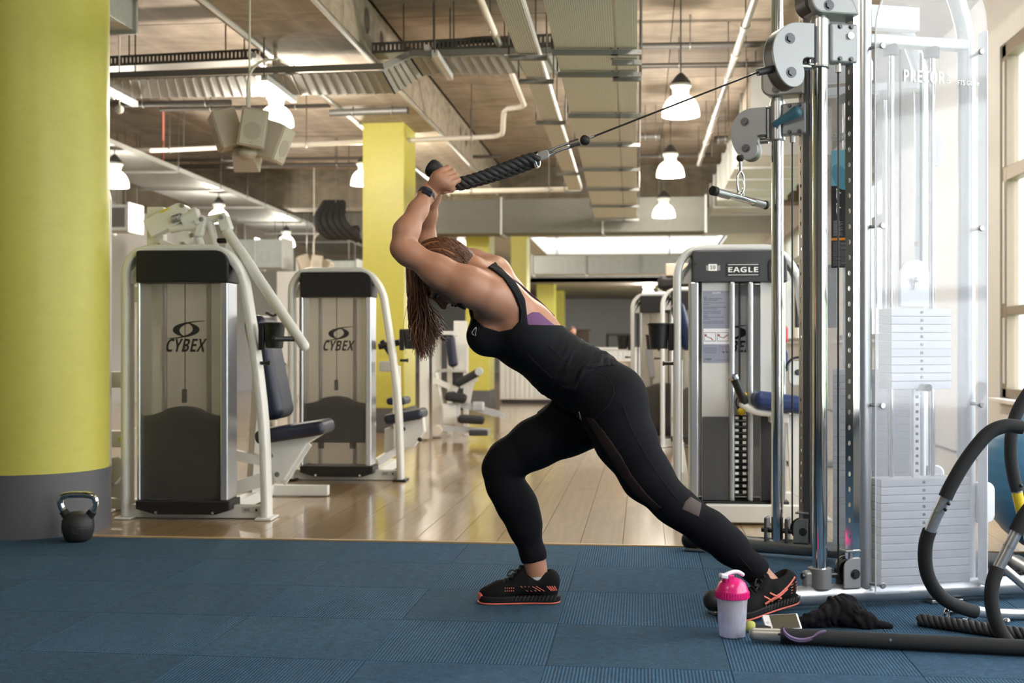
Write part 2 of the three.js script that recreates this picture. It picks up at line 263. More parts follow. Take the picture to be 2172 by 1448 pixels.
// ---------- columns ----------
const limeTex = tex(256, 256, (u, v) => { const q = 246 + 5 * pn(u, v, 3, 1) + 6 * (rnd() - 0.5); return [q, q, q]; });
const lime = std([0.66, 0.61, 0.115], 0.42, 0, { map: limeTex }), skirt = std([0.115, 0.113, 0.12], 0.5);
{
  const c = at(65, 735, 5.77); c.y = 0;
  const t = new THREE.Group(); t.name = 'column'; t.position.copy(c); t.userData.kind = 'structure'; scene.add(t);
  mesh('shaft', new THREE.CylinderGeometry(0.36, 0.36, HC - 0.29, 96, 1, true).translate(0, (HC + 0.29) / 2, 0), lime, t);
  mesh('skirting', [new THREE.CylinderGeometry(0.368, 0.368, 0.29, 64, 1, true).translate(0, 0.145, 0), new THREE.RingGeometry(0.35, 0.368, 64).rotateX(-Math.PI / 2).translate(0, 0.29, 0), box(0.006, 0.29, 0.012, -0.1, 0.145, 0.358)], skirt, t);
}
function pillar(px0, px1, d, depth, top, k) {
  const a = at(px0, HY, d), b = at(px1, HY, d), w = a.distanceTo(b), x = (a.x + b.x) / 2, z = (a.z + b.z) / 2 - depth / 2;
  const t = new THREE.Group(); t.name = numbered('pillar'); t.position.set(x, 0, z); t.userData.kind = 'structure'; scene.add(t);
  mesh('shaft', rbox(w, top - 0.24, depth, 0, (top + 0.24) / 2, 0, 0.01), lime, t); mesh('skirting', rbox(w + 0.02, 0.24, depth + 0.02, 0, 0.12, 0, 0.004), skirt, t);
}
pillar(768, 858, 12.25, 0.62, 3.2); pillar(987, 1038, 17.2, 0.62, 2.98); pillar(1083, 1117, 23.5, 0.7, 3.1); pillar(1138, 1176, 30.5, 0.6, 2.5); pillar(1172, 1196, 34, 0.6, 2.5);

// ---------- ceiling services ----------
const perf = tex(256, 256, (u, v) => { const a = (u * 16) % 1 - 0.5, b = (v * 16) % 1 - 0.5, h = Math.hypot(a, b) < 0.2 ? 0.42 : 1, n = 0.96 + 0.05 * pn(u, v, 2, 1) + (rnd() - 0.5) * 0.05; return [236 * h * n, 240 * h * n, 238 * h * n]; });
const galvTex = tex(256, 256, (u, v) => { const n = 0.93 + 0.03 * pn(u, v, 3, 1) + 0.025 * pn(u, v, 7, 2) + (rnd() - 0.5) * 0.05; return [240 * n, 244 * n, 244 * n]; });
const perfMat = std([0.93, 0.95, 0.94], 0.6, 0, { map: perf }), trayMat = std([0.68, 0.7, 0.7], 0.45, 0.3, { map: galvTex }), ductMat = std([0.6, 0.61, 0.59], 0.5, 0.25, { map: galvTex }), darkTray = std([0.1, 0.1, 0.095], 0.75);
const strut = std([0.2, 0.2, 0.19], 0.5, 0.5), rodMat = std([0.12, 0.11, 0.1], 0.5, 0.5), pipeMat = std([0.46, 0.4, 0.34], 0.5, 0.1), pipeWhite = std([0.72, 0.69, 0.63], 0.5), darkPipe = std([0.07, 0.065, 0.06], 0.6);
function quadSlab(a, b, c, d, t, s = 1) { // four corners (round), thickness downwards; uv in metres along the sides
  const dn = V(0, -t, 0), A = [a, b, c, d], B = A.map(p => p.clone().add(dn)), pos = [], uv = [], La = a.distanceTo(b), Lb = b.distanceTo(c), U = [[0, 0], [La, 0], [La, Lb], [0, Lb]];
  const q = (P, i) => { for (const k of [0, 1, 2, 0, 2, 3]) { pos.push(P[k]); uv.push(U[i[k]][0] * s, U[i[k]][1] * s); } };
  q([A[0], A[1], A[2], A[3]], [0, 1, 2, 3]); q([B[3], B[2], B[1], B[0]], [3, 2, 1, 0]);
  for (let i = 0; i < 4; i++) { const j = (i + 1) % 4; q([A[j], A[i], B[i], B[j]], [j, i, i, j]); }
  const g = new THREE.BufferGeometry().setFromPoints(pos); g.setAttribute('uv', new THREE.Float32BufferAttribute(uv, 2)); g.computeVertexNormals(); return g;
}
const drop = (p, r = 0.006) => rod(p, V(p.x, HC + 0.02, p.z), r, r, 6);
// trays that run away from the camera; L, R: edges as [px, py] at y=0 side and far side
function longTray(name, label, L, R, h, bars, over, mat, s, lip = 0.05) {
  const t = thing(name, label, 'cable tray');
  const ext = (e, y) => { const k = (y - e[0][1]) / (e[1][1] - e[0][1]); return ph(e[0][0] + k * (e[1][0] - e[0][0]), y, h); };
  const y0 = -260, y1 = L[1][1], a = ext(L, y0), b = ext(L, y1), c = ext(R, y1), d = ext(R, y0);
  mesh('tray_bed', quadSlab(a, b, c, d, 0.006, s), mat, t, { keepUV: true });
  const up = V(0, lip / 2, 0); mesh('side_rail', beam(a.clone().add(up), b.clone().add(up), 0.012, lip), M.zinc, t); mesh('side_rail', beam(d.clone().add(up), c.clone().add(up), 0.012, lip), M.zinc, t);
  for (const y of bars) {
    const p = ext(L, y), q = ext(R, y), u = q.clone().sub(p).normalize().multiplyScalar(over); p.sub(u); q.add(u); p.y -= 0.03; q.y -= 0.03;
    const br = mesh('support_bar', beam(p, q, 0.028, 0.028), strut, t); for (const e of [p, q]) { e.y += 0.02; mesh('hanger_rod', drop(e.clone()), rodMat, br); }
  }
  return t;
}
{
  const w = longTray('cable_tray', 'wide perforated white cable tray running away under the ceiling', [[1155, 0], [1263, 466]], [[1298, 0], [1322, 466]], 2.55, [100, 148, 237, 300, 353, 396, 432, 461], 0.02, perfMat, 5);
  const n = longTray('cable_tray', 'slim perforated cable tray hung close along the wide white one', [[1303, 0], [1325, 466]], [[1349, 0], [1350, 466]], 2.55, [100, 122, 148, 157, 237, 300, 353, 396, 432, 461], 0.03, perfMat, 5);
  longTray('cable_tray', 'narrow perforated tray slanting past the rope, nearest the lime pillar', [[1055, 0], [1207, 402]], [[1106, 0], [1233.6, 402]], 2.6, [112, 163, 252, 362, 402], 0.05, perfMat, 4);
  const g = longTray('cable_tray', 'long flat grey tray with a bright edge above the weight machines', [[225, 368], [700, 540]], [[225, 301], [763, 521]], 2.9, [360, 397, 436, 468, 492, 510], 0.05, std([0.33, 0.33, 0.32], 0.5, 0.4, { map: galvTex }), 1);
}
{ // cross trays
  const t = thing('ladder_tray', 'grey ladder tray with slanting rungs and a pale kinked joint', 'cable tray');
  const h1 = 2.9, h2 = 3.06, seg = (a, b, c, d, n, mat, w) => { const s = mesh('tray_run', quadSlab(a, b, c, d, 0.008, 1), mat, t, { keepUV: true }); const rg = []; for (let i = 0; i <= n; i++) { const p = a.clone().lerp(b, i / n), q = d.clone().lerp(c, i / n); p.y -= 0.012; q.y -= 0.012; mesh('rung', beam(p, q, 0.012, 0.006), w, t); } for (const [p, q] of [[a, b], [d, c]]) mesh('side_rail', beam(p.clone().add(V(0, 0.03, 0)), q.clone().add(V(0, 0.03, 0)), 0.01, 0.045), w, t); };
  const k = 60, A = ph(225 - k, 170, h1), B = ph(812, 149, h1), C = ph(838, 196, h1), D = ph(225 - k, 209, h1);
  const mid = std([0.42, 0.42, 0.4], 0.65, 0, { map: galvTex });
  seg(A, B, C, D, 34, mid, strut);
  const E2 = ph(872, 121, h2), F2 = ph(897, 158, h2); seg(B, E2, F2, C, 5, mid, strut);
  seg(E2, ph(1330, 112, h2), ph(1345, 148, h2), F2, 22, mid, strut);
  for (const [x0, y0, x1, y1, h] of [[560, 164, 624, 212, 2.86], [225, 189, 287, 221, 2.86], [922, 112, 955, 164, 3.0]]) { const a = ph(x0, y0, h), b = ph(x1, y1, h), br = mesh('tray_bracket', beam(a, b, 0.045, 0.045), M.zinc, t); mesh('hanger_rod', drop(a.clone()), rodMat, br); mesh('hanger_rod', drop(b.clone()), rodMat, br); }
  const u = thing('perforated_channel', 'long dark cable channel with a row of square holes along its side', 'cable tray'), hh = 3.18, a = ph(160, 143, hh), b = ph(1180, 93, hh), dir = b.clone().sub(a), N = 118, dz = V(0, 0, -0.2);
  mesh('channel_bed', quadSlab(a, b, b.clone().add(dz), a.clone().add(dz), 0.006), std([0.2, 0.2, 0.185], 0.5, 0.4), u, { keepUV: true });
  for (const y of [0.006, 0.07]) mesh('side_strip', beam(a.clone().add(V(0, y, 0)), b.clone().add(V(0, y, 0)), 0.008, 0.02), darkTray, u);
  mesh('hole_web', Array.from({ length: N }, (_, i) => { const p = a.clone().addScaledVector(dir, i / N); p.y += 0.038; return T(box(0.022, 0.05, 0.006), p.x, p.y, p.z, 0, Math.atan2(-dir.z, dir.x), 0); }), darkTray, u, { kind: 'stuff' });
  for (const f of [0.12, 0.33, 0.37, 0.42, 0.56, 0.7, 0.76, 0.8, 0.9]) mesh('hanger_rod', drop(a.clone().addScaledVector(dir, f)), rodMat, u);
  mesh('channel_bracket', beam(ph(538, 117, 3.12), ph(560, 137, 3.12), 0.04, 0.04), M.zinc, u); mesh('channel_bracket', beam(ph(905, 100, 3.12), ph(917, 122, 3.12), 0.04, 0.04), M.zinc, u);
  solo('cable_bundle', tube([ph(930, 97, hh + 0.06), ph(1000, 86, hh + 0.1), ph(1060, 84, hh + 0.11), ph(1105, 92, hh + 0.06)], 0.028, 30, 8), M.blackMatte, 'black cables humped on top of the perforated channel', 'cables');
}
function pipe(name, label, pts, r, mat, rods = [], cat = 'pipe') { const t = thing(name, label, cat); mesh('pipe_run', new THREE.TubeGeometry(curve(pts, false, 0.02), pts.length * 10, r, 10), mat, t); for (const p of rods) mesh('hanger_rod', drop(p, 0.005), rodMat, t); for (const p of rods) mesh('clamp', T(new THREE.TorusGeometry(r + 0.006, 0.006, 6, 14), p.x, p.y, p.z, 0, Math.PI / 2), M.steel, t); return t; }
{
  const h = 3.0, h2 = 3.3, hp = [[230, 320], [360, 318], [486, 312], [650, 306], [850, 298], [1000, 292], [1052, 289]].map(p => ph(...p, h));
  pipe('sprinkler_pipe', 'pale sprinkler pipe crossing the lime pillar then bending up', [...hp, ph(1066, 283, h), ph(1068, 240, h + 0.16), ph(1072, 231, h + 0.19), ph(1100, 227, h + 0.2), ph(1112, 223, h + 0.2), ph(1085, 155, h + 0.2), ph(1015, -10, h + 0.2)], 0.026, pipeWhite, [hp[1], hp[3], hp[4], ph(1000, 292, h), ph(1040, 62, h + 0.2)]);
  const lines = [[[225, 222, 490, 217], 3.3, 0.03, darkPipe, 'dark conduit just below the ladder tray at left'], [[340, 232, 700, 224], 3.35, 0.022, darkPipe, 'thin dark pipe behind the dome lamp at left'], [[225, 341, 1060, 332], 3.25, 0.02, darkPipe, 'thin dark pipe low across the ceiling behind the speakers'], [[380, 353, 800, 349], 3.2, 0.03, rodMat, 'brown pipe crossing behind the speaker cluster'], [[900, 407, 1232, 401], 2.62, 0.03, pipeWhite, 'white pipe ending at the foot of the narrow tray'], [[1355, 98, 1720, 92], 3.3, 0.026, darkPipe, 'dark pipe crossing above the pendant lamps'], [[1355, 140, 1640, 136], 3.3, 0.024, rodMat, 'brown pipe crossing by the nearest pendant lamp'], [[1355, 290, 1400, 289], 3.2, 0.03, darkPipe, 'short dark pipe stub beside the wide tray'], [[1350, 331, 1515, 328], 3.2, 0.022, darkPipe, 'thin dark pipe behind the middle pendant lamp'], [[700, 240, 865, 234], 3.1, 0.035, strut, 'grey bracket bar across the top of the lime pillar'], [[1514, 296, 1545, 295], 3.2, 0.04, darkPipe, 'thick dark pipe meeting the slanting conduit']];
  for (const [[x0, y0, x1, y1], hh, r, m, l] of lines) { const a = ph(x0, y0, hh), b = ph(x1, y1, hh); pipe('service_pipe', l, [a, b], r, m, [a.clone().lerp(b, 0.3), a.clone().lerp(b, 0.8)]); }
  const c = thing('conduit', 'thick steel conduit slanting down from the top between lamps and machine', 'conduit'), a = ph(1606, -20, 3.1), b = ph(1482, 348, 3.1);
  mesh('conduit_tube', rod(a, b, 0.027, 0.027, 16), std([0.3, 0.28, 0.26], 0.5, 0.5), c); for (let i = 1; i < 9; i++) { const p = a.clone().lerp(b, i / 9), q = a.clone().lerp(b, i / 9 + 0.012); mesh('coupling', rod(p, q, 0.034, 0.034, 16), std([0.38, 0.36, 0.33], 0.5, 0.5), c); if (i % 2) mesh('hanger_rod', drop(p, 0.005), rodMat, c); }
  // bare hanger rods to services out of view
  const rl = ['rod hanging left of the dome lamp', 'rod hanging above the red tail', 'rod between the speakers and the lime pillar', 'rod near the white press arms', 'rod beside the far round lamp', 'rod left of the slanting conduit', 'rod right of the slanting conduit', 'rod beside the upper pulley housing'];
  [[390, 318, 3.0], [345, 420, 2.9], [712, 400, 2.9], [525, 420, 2.9], [610, 460, 2.8], [1545, 270, 3.0], [1585, 250, 3.0], [1510, 330, 3.0]].forEach(([x, y, hh], i) => solo('hanger_rod', drop(ph(x, y, hh), 0.005), rodMat, 'thin dark threaded ' + rl[i], 'rod', 'threaded rods'));
  solo('red_tail', tube([ph(346, 215, 3.5), ph(347, 270, 3.25), ph(345, 345, 2.95)], 0.012, 12, 6), std([0.4, 0.12, 0.09], 0.6), 'thin red drop pipe above the long grey tray', 'pipe');
}
// ---------- ducts ----------
function duct(label, c, w, h, L, axis, mat, flange = 1.2, top = HC + 0.02) { // c: centre of the bottom near end
  const t = thing('air_duct', label, 'duct', [c.x, c.y, c.z]), n = Math.max(1, Math.round(L / flange));
  const sz = axis === 'z' ? [w, h, L] : [L, h, w], off = axis === 'z' ? [0, h / 2, -L / 2] : [L / 2, h / 2, 0];
  mesh('duct_body', rbox(...sz, ...off, 0.006, 0, 0, 0, 1), mat, t);
  for (let i = 0; i <= n; i++) { const s = i / n * L; mesh('flange', axis === 'z' ? rbox(w + 0.05, h + 0.05, 0.03, 0, h / 2, -s, 0.004, 0, 0, 0, 1) : rbox(0.03, h + 0.05, w + 0.05, s, h / 2, 0, 0.004, 0, 0, 0, 1), M.galv, t); }
  if (c.y + h < HC) for (const f of [0.15, 0.85]) for (const e of [-0.42, 0.42]) { const q = axis === 'z' ? V(w * e, h, -L * f) : V(L * f, h, w * e); mesh('hanger_rod', rod(q, V(q.x, top - c.y, q.z), 0.006, 0.006, 6), rodMat, t); }
  return t;
}
{
  const g = std([0.22, 0.215, 0.195], 0.7, 0, { map: galvTex });
  let a = at(860, 500, 16.6), b = at(1493, 500, 16.4); duct('broad grey duct crossing the hall in front of the light well', a, 0.5, 0.46, b.x - a.x, 'x', g, 1.5);
  a = at(1131, 583, 21.8); b = at(1470, 583, 21.8); duct('pale metal duct crossing below the bright light well', a, 0.5, 0.33, b.x - a.x, 'x', std([0.72, 0.75, 0.75], 0.5, 0.2, { map: galvTex }), 1.15);
  a = ph(284, 65, 3.0); duct('pale duct end beside the round column at the top left', V(a.x - 0.3, 3.0, -2.5), 0.6, 0.48, -a.z - 2.5, 'z', trayMat, 1.4);
  const lx = 0.97; duct('white ribbed duct running along the window wall', V(1.42, 2.8, -12.2), 0.85, 0.42, 5.5, 'z', std([0.76, 0.76, 0.73], 0.55, 0.1, { map: galvTex }), 0.85);
  duct('beige boxed duct stepping up beside the ribbed one', V(1.2, 3.0, -10.9), 0.42, 0.36, 1.2, 'z', std([0.42, 0.37, 0.3], 0.6), 1.2);
  a = at(492, 570, 19); duct('silver duct behind the press arms of the front machine', a, 0.5, 0.44, 0.9, 'x', std([0.6, 0.66, 0.66], 0.5, 0.2, { map: galvTex }), 0.45, 2.88);
  a = at(640, 582, 19.5); duct('low silver duct left of the lime pillar', a, 0.5, 0.2, 0.98, 'x', std([0.62, 0.67, 0.67], 0.5, 0.2, { map: galvTex }), 0.5);
  const gr = at(228, 492, 15); const t = duct('square duct with a dark grille beside the round column', gr, 0.4, 0.32, 0.36, 'x', trayMat, 0.36);
  mesh('grille', [...Array.from({ length: 7 }, (_, i) => box(0.24, 0.012, 0.02, 0.18, 0.07 + i * 0.03, 0.215)), box(0.27, 0.24, 0.01, 0.18, 0.16, 0.205)], darkTray, t);
  const fx = thing('flexible_ducts', 'bundle of black flexible hoses beside the lime pillar', 'hoses'); for (let i = 0; i < 5; i++) mesh('hose', tube([at(690 + i * 9, 432, 16), at(672 + i * 14, 470, 15.8), at(700 + i * 14, 500, 15.9), at(756, 486 + i * 5, 16)], 0.055, 20, 8), M.blackMatte, fx); mesh('hanger_rod', drop(at(712, 450, 15.95)), rodMat, fx); mesh('hanger_rod', drop(at(740, 490, 15.95)), rodMat, fx);
}
// ---------- lamps, speakers, camera ----------
const domeMat = std([0.95, 0.9, 0.82], 0.35, 0, { transmission: 0.35, thickness: 0, emissive: new THREE.Color(1, 0.82, 0.6), emissiveIntensity: 1.5 }), bulbMat = std([1, 0.95, 0.85], 0.5, 0, { emissive: new THREE.Color(1, 0.9, 0.75), emissiveIntensity: 14 });
function lamp(px, pyBottom, label, power = 8, h = 2.64, top = HC + 0.02, q = null) {
  const p = q || ph(px, pyBottom, h), t = thing('pendant_lamp', label, 'lamp', [p.x, h, p.z], 0, 'pendant lamps'), R = 0.145;
  const prof = []; for (let i = 0; i <= 14; i++) { const a = i / 14 * 1.22; prof.push([R * Math.cos(a) ** 0.85, R * 1.16 * Math.sin(a)]); }
  mesh('dome', lathe([...prof, ...prof.map(q => [q[0] - 0.004, q[1]]).reverse()], 36), domeMat, t);
  mesh('rim', T(new THREE.TorusGeometry(R, 0.004, 6, 40), 0, 0, 0, Math.PI / 2), std([0.9, 0.88, 0.84], 0.4), t);
  const hs = mesh('housing', lathe([[0.05, 0.16], [0.062, 0.17], [0.066, 0.2], [0.082, 0.222], [0.086, 0.235], [0.07, 0.25], [0.05, 0.275], [0.024, 0.31], [0.012, 0.325], [0, 0.325]], 28), M.galv, t);
  mesh('cap', lathe([[0.078, 0.245], [0.072, 0.262], [0.052, 0.29], [0.028, 0.318], [0.012, 0.33], [0, 0.33]], 24), M.charcoal, hs);
  mesh('bulb', ball(0.05, 0, 0.085, 0, 1, 1.25, 1, 16), bulbMat, t); mesh('cord', rod(V(0, 0.32, 0), V(0, top - h, 0), 0.006, 0.006, 6), rodMat, t);
  const l = new THREE.PointLight(new THREE.Color(1, 0.92, 0.8), power); l.position.set(0, 0.085, 0); l.castShadow = true; l.shadow.radius = 3; t.add(l);
}
lamp(1444, 246, 'nearest glowing dome pendant crossed by the thin cable', 7); lamp(1422, 374, 'second dome pendant in the right row, behind the nearest', 7); lamp(1408, 460, 'third and lowest dome pendant in the right row', 3, 2.5);
lamp(586, 266, 'bright dome pendant just above the speaker cluster', 9, 2.7); lamp(243, 396, 'dome pendant half hidden by the round column', 7, 2.5, 2.88); lamp(607, 522, 'small distant dome pendant over the second weight machine', 6, 2.5, 2.88); lamp(772, 392, 'dome pendant mostly hidden behind the lime pillar', 7); lamp(464, 471, 'dome pendant behind the white press arms', 6, 2.5, 2.88); lamp(906, 487, 'dome pendant glimpsed between the raised forearms', 5);
lamp(978, 530, 'tiny far dome pendant beside the second pillar', 4, 2.5); lamp(1384, 596, 'uppermost of the three far lamps by the machine tops', 4, 2.5); lamp(1376, 610, 'middle of the three far lamps by the machine tops', 4, 2.35); lamp(1375, 624, 'lowest of the three far lamps by the machine tops', 4, 2.2);
for (const [x, z, l] of [[0.3, -5.4, 'dome pendant above the cable, just over the picture edge'], [0.3, -1.9, 'dome pendant above the camera on the window side'], [-2.0, -1.6, 'dome pendant above the camera on the column side']]) lamp(0, 0, l, 3, 2.7, HC + 0.02, V(x, 2.7, z));
const spkMat = std([0.56, 0.5, 0.42], 0.55), spkGrille = std([0.62, 0.565, 0.48], 0.7);
function speakers(label, c, poleTop) {
  const t = thing('speaker_cluster', label, 'speakers', [c.x, c.y, c.z], YAW);
  const one = (x, y, z, ry, rx, rz) => { const m = new THREE.Group(); m.name = 'speaker'; m.position.set(x, y, z); m.rotation.set(rx, ry, rz, 'YXZ'); t.add(m); mesh('cabinet', extrude(shape([[-0.085, 0.06], [0.085, 0.06], [0.07, -0.09], [-0.07, -0.09]]), 0.24, 0.008).rotateX(Math.PI / 2).translate(0, 0.12, 0), spkMat, m); mesh('grille', rbox(0.152, 0.222, 0.012, 0, 0, 0.064, 0.01), spkGrille, m); mesh('cone', [cyl(0.055, 0.004, 0, -0.02, 0.071, 'z', 28), box(0.022, 0.008, 0.003, 0, -0.092, 0.071)], std([0.5, 0.45, 0.38], 0.7), m); };
  one(0.045, 0.015, 0.12, 0.1, 0.12, -0.16); one(-0.165, 0.02, 0.02, -1.15, 0.3, 0.1); one(0.15, -0.05, -0.03, 1.3, 0.35, -0.1); one(-0.05, -0.1, -0.12, Math.PI, 0.6, 0);
  mesh('hub', [cyl(0.05, 0.07, 0, -0.1, 0, 'y', 20), ball(0.06, -0.02, -0.13, 0.02, 1, 0.6, 1)], spkMat, t); mesh('lead', tube([V(0, -0.05, 0), V(-0.02, 0.2, 0.02), V(-0.01, 0.38, 0), V(0.06, 0.46, 0), V(0.16, 0.48, 0)], 0.009, 30, 8), pipeWhite, t); mesh('drop_pole', rod(V(-0.02, -0.1, -0.04), V(-0.02, poleTop - c.y, -0.04), 0.007, 0.007, 8), pipeWhite, t);
}
speakers('cluster of four beige speakers hanging below the ladder tray', at(533, 284, 7.7), 3.14); speakers('small far cluster of beige speakers above the second weight machine', at(668, 562, 17.5), HC + 0.02);
{
  const c = at(592, 140, 9.2), t = thing('security_camera', 'small cream ceiling camera beside the perforated channel', 'camera', [c.x, c.y, c.z], 0.6);
  mesh('body', rod(V(0, 0, 0), V(0.12, -0.05, 0.03), 0.032, 0.028), spkMat, t); mesh('mount', [rod(V(-0.03, 0.03, 0), V(-0.03, HC - c.y + 0.01, 0), 0.015), ball(0.035, -0.02, 0.02, 0)], spkMat, t); mesh('ring', T(new THREE.TorusGeometry(0.025, 0.008, 8, 20), -0.04, -0.04, 0.03), spkMat, t);
  const s = thing('ceiling_sensor', 'round white ball sensor left of the speakers', 'sensor', [...at(253, 232, 9.5).toArray()]); mesh('globe', ball(0.035, 0, 0, 0), pipeWhite, s); mesh('stem', rod(V(0, 0.02, 0), V(0, HC - at(253, 232, 9.5).y + 0.02, 0), 0.006), pipeWhite, s);
}
// ---------- far end of the hall ----------
{
  const a = at(590, 735, 22), b = at(768, 735, 22); struct('partition', box(b.x - a.x, 2.24, 0.15, (a.x + b.x) / 2, 1.12, a.z), wallMat);
  const c = at(1060, 735, 18.5), e = at(1425, 735, 18.5), L = e.x - c.x, t = thing('reception_counter', 'white slatted counter standing across the far end of the floor', 'counter', [c.x, 0, c.z]);
  mesh('body', box(L, 0.76, 0.6, L / 2, 0.44, -0.3), M.white, t); mesh('plinth', box(L - 0.05, 0.06, 0.56, L / 2, 0.03, -0.3), M.charcoal, t); mesh('counter_top', rbox(L + 0.06, 0.04, 0.7, L / 2, 0.84, -0.3, 0.01), M.white, t);
  mesh('slats', Array.from({ length: Math.floor(L / 0.075) }, (_, i) => box(0.055, 0.7, 0.02, 0.05 + i * 0.075, 0.44, 0.01)), std([0.85, 0.86, 0.87], 0.45), t, { kind: 'stuff' });
  const fr = thing('framed_picture', 'dark framed picture on the far grey wall', 'picture', [...at(1312, 728, 36).toArray()]); mesh('frame', [rbox(0.9, 0.05, 0.05, 0, 0.28, 0), rbox(0.9, 0.05, 0.05, 0, -0.28, 0), rbox(0.05, 0.6, 0.05, -0.43, 0, 0), rbox(0.05, 0.6, 0.05, 0.43, 0, 0)], M.charcoal, fr); mesh('print', box(0.84, 0.54, 0.02), std([0.28, 0.29, 0.26], 0.4), fr);
  fr.position.z = ZB + 0.04; fr.position.y = 0.98;
  const cab = thing('dark_cabinet', 'dark brown cupboard behind the seated man', 'cupboard', [at(1222, 735, 33).x, 0, -33.2]); mesh('carcass', rbox(0.7, 1.3, 0.4, 0, 0.65, 0), std([0.05, 0.03, 0.02], 0.5), cab); mesh('top_board', rbox(0.8, 0.04, 0.46, 0, 1.32, 0), std([0.04, 0.025, 0.02], 0.5), cab);
}

// ---------- weight machines ----------
const shroudMat = new THREE.MeshPhysicalMaterial({ color: new THREE.Color().setRGB(0.85, 0.835, 0.8), roughness: 0.3, transmission: 0.965, thickness: 0, ior: 1.25 });
const shroudClear = new THREE.MeshPhysicalMaterial({ color: new THREE.Color().setRGB(0.92, 0.91, 0.88), roughness: 0.4, transmission: 0.6, thickness: 0, ior: 1.4 });
const plateDark = std([0.01, 0.01, 0.0095], 0.6, 0, { specularIntensity: 0.3 }), headMat = std([0.018, 0.018, 0.019], 0.5, 0, { specularIntensity: 0.5 }), logoMat = std([0.012, 0.012, 0.012], 0.5);
const sticker = std([0.75, 0.72, 0.62], 0.6);
function swoosh(w) { // two facing crescents with long tails
  const s = new THREE.Shape(); s.moveTo(0.5, 0.235); s.bezierCurveTo(0.1, 0.24, -0.36, 0.16, -0.36, 0.0); s.bezierCurveTo(-0.36, -0.1, -0.2, -0.17, 0.02, -0.2); s.bezierCurveTo(-0.14, -0.14, -0.2, -0.06, -0.17, 0.02); s.bezierCurveTo(-0.1, 0.15, 0.2, 0.21, 0.5, 0.222); s.closePath();
  const g = extrude(s, 0.0015), h = g.clone().rotateZ(Math.PI); return [g.scale(w, w, 1), h.scale(w, w, 1)];
}
function logo(parent, x, y, z, k = 1, back = false) {
  const g = new THREE.Group(); g.name = 'logo'; g.position.set(x, y, z); if (back) g.rotation.y = Math.PI; parent.add(g);
  mesh('lettering', text('CYBEX', 0.066 * k, 0.0015, font, { w: 0.2 * k, slant: 0.22 }).translate(0, -0.078 * k, 0), logoMat, g); mesh('emblem', swoosh(0.19 * k), logoMat, g);
}
const bolts = (list, r = 0.007, m = M.bolt, ax = 'z') => list.map(([x, y, z]) => [cyl(r, 0.008, x, y, z, ax, 6), cyl(r * 1.5, 0.003, x, y, z - (ax === 'z' ? 0.003 : 0), ax, 14)]).flat();
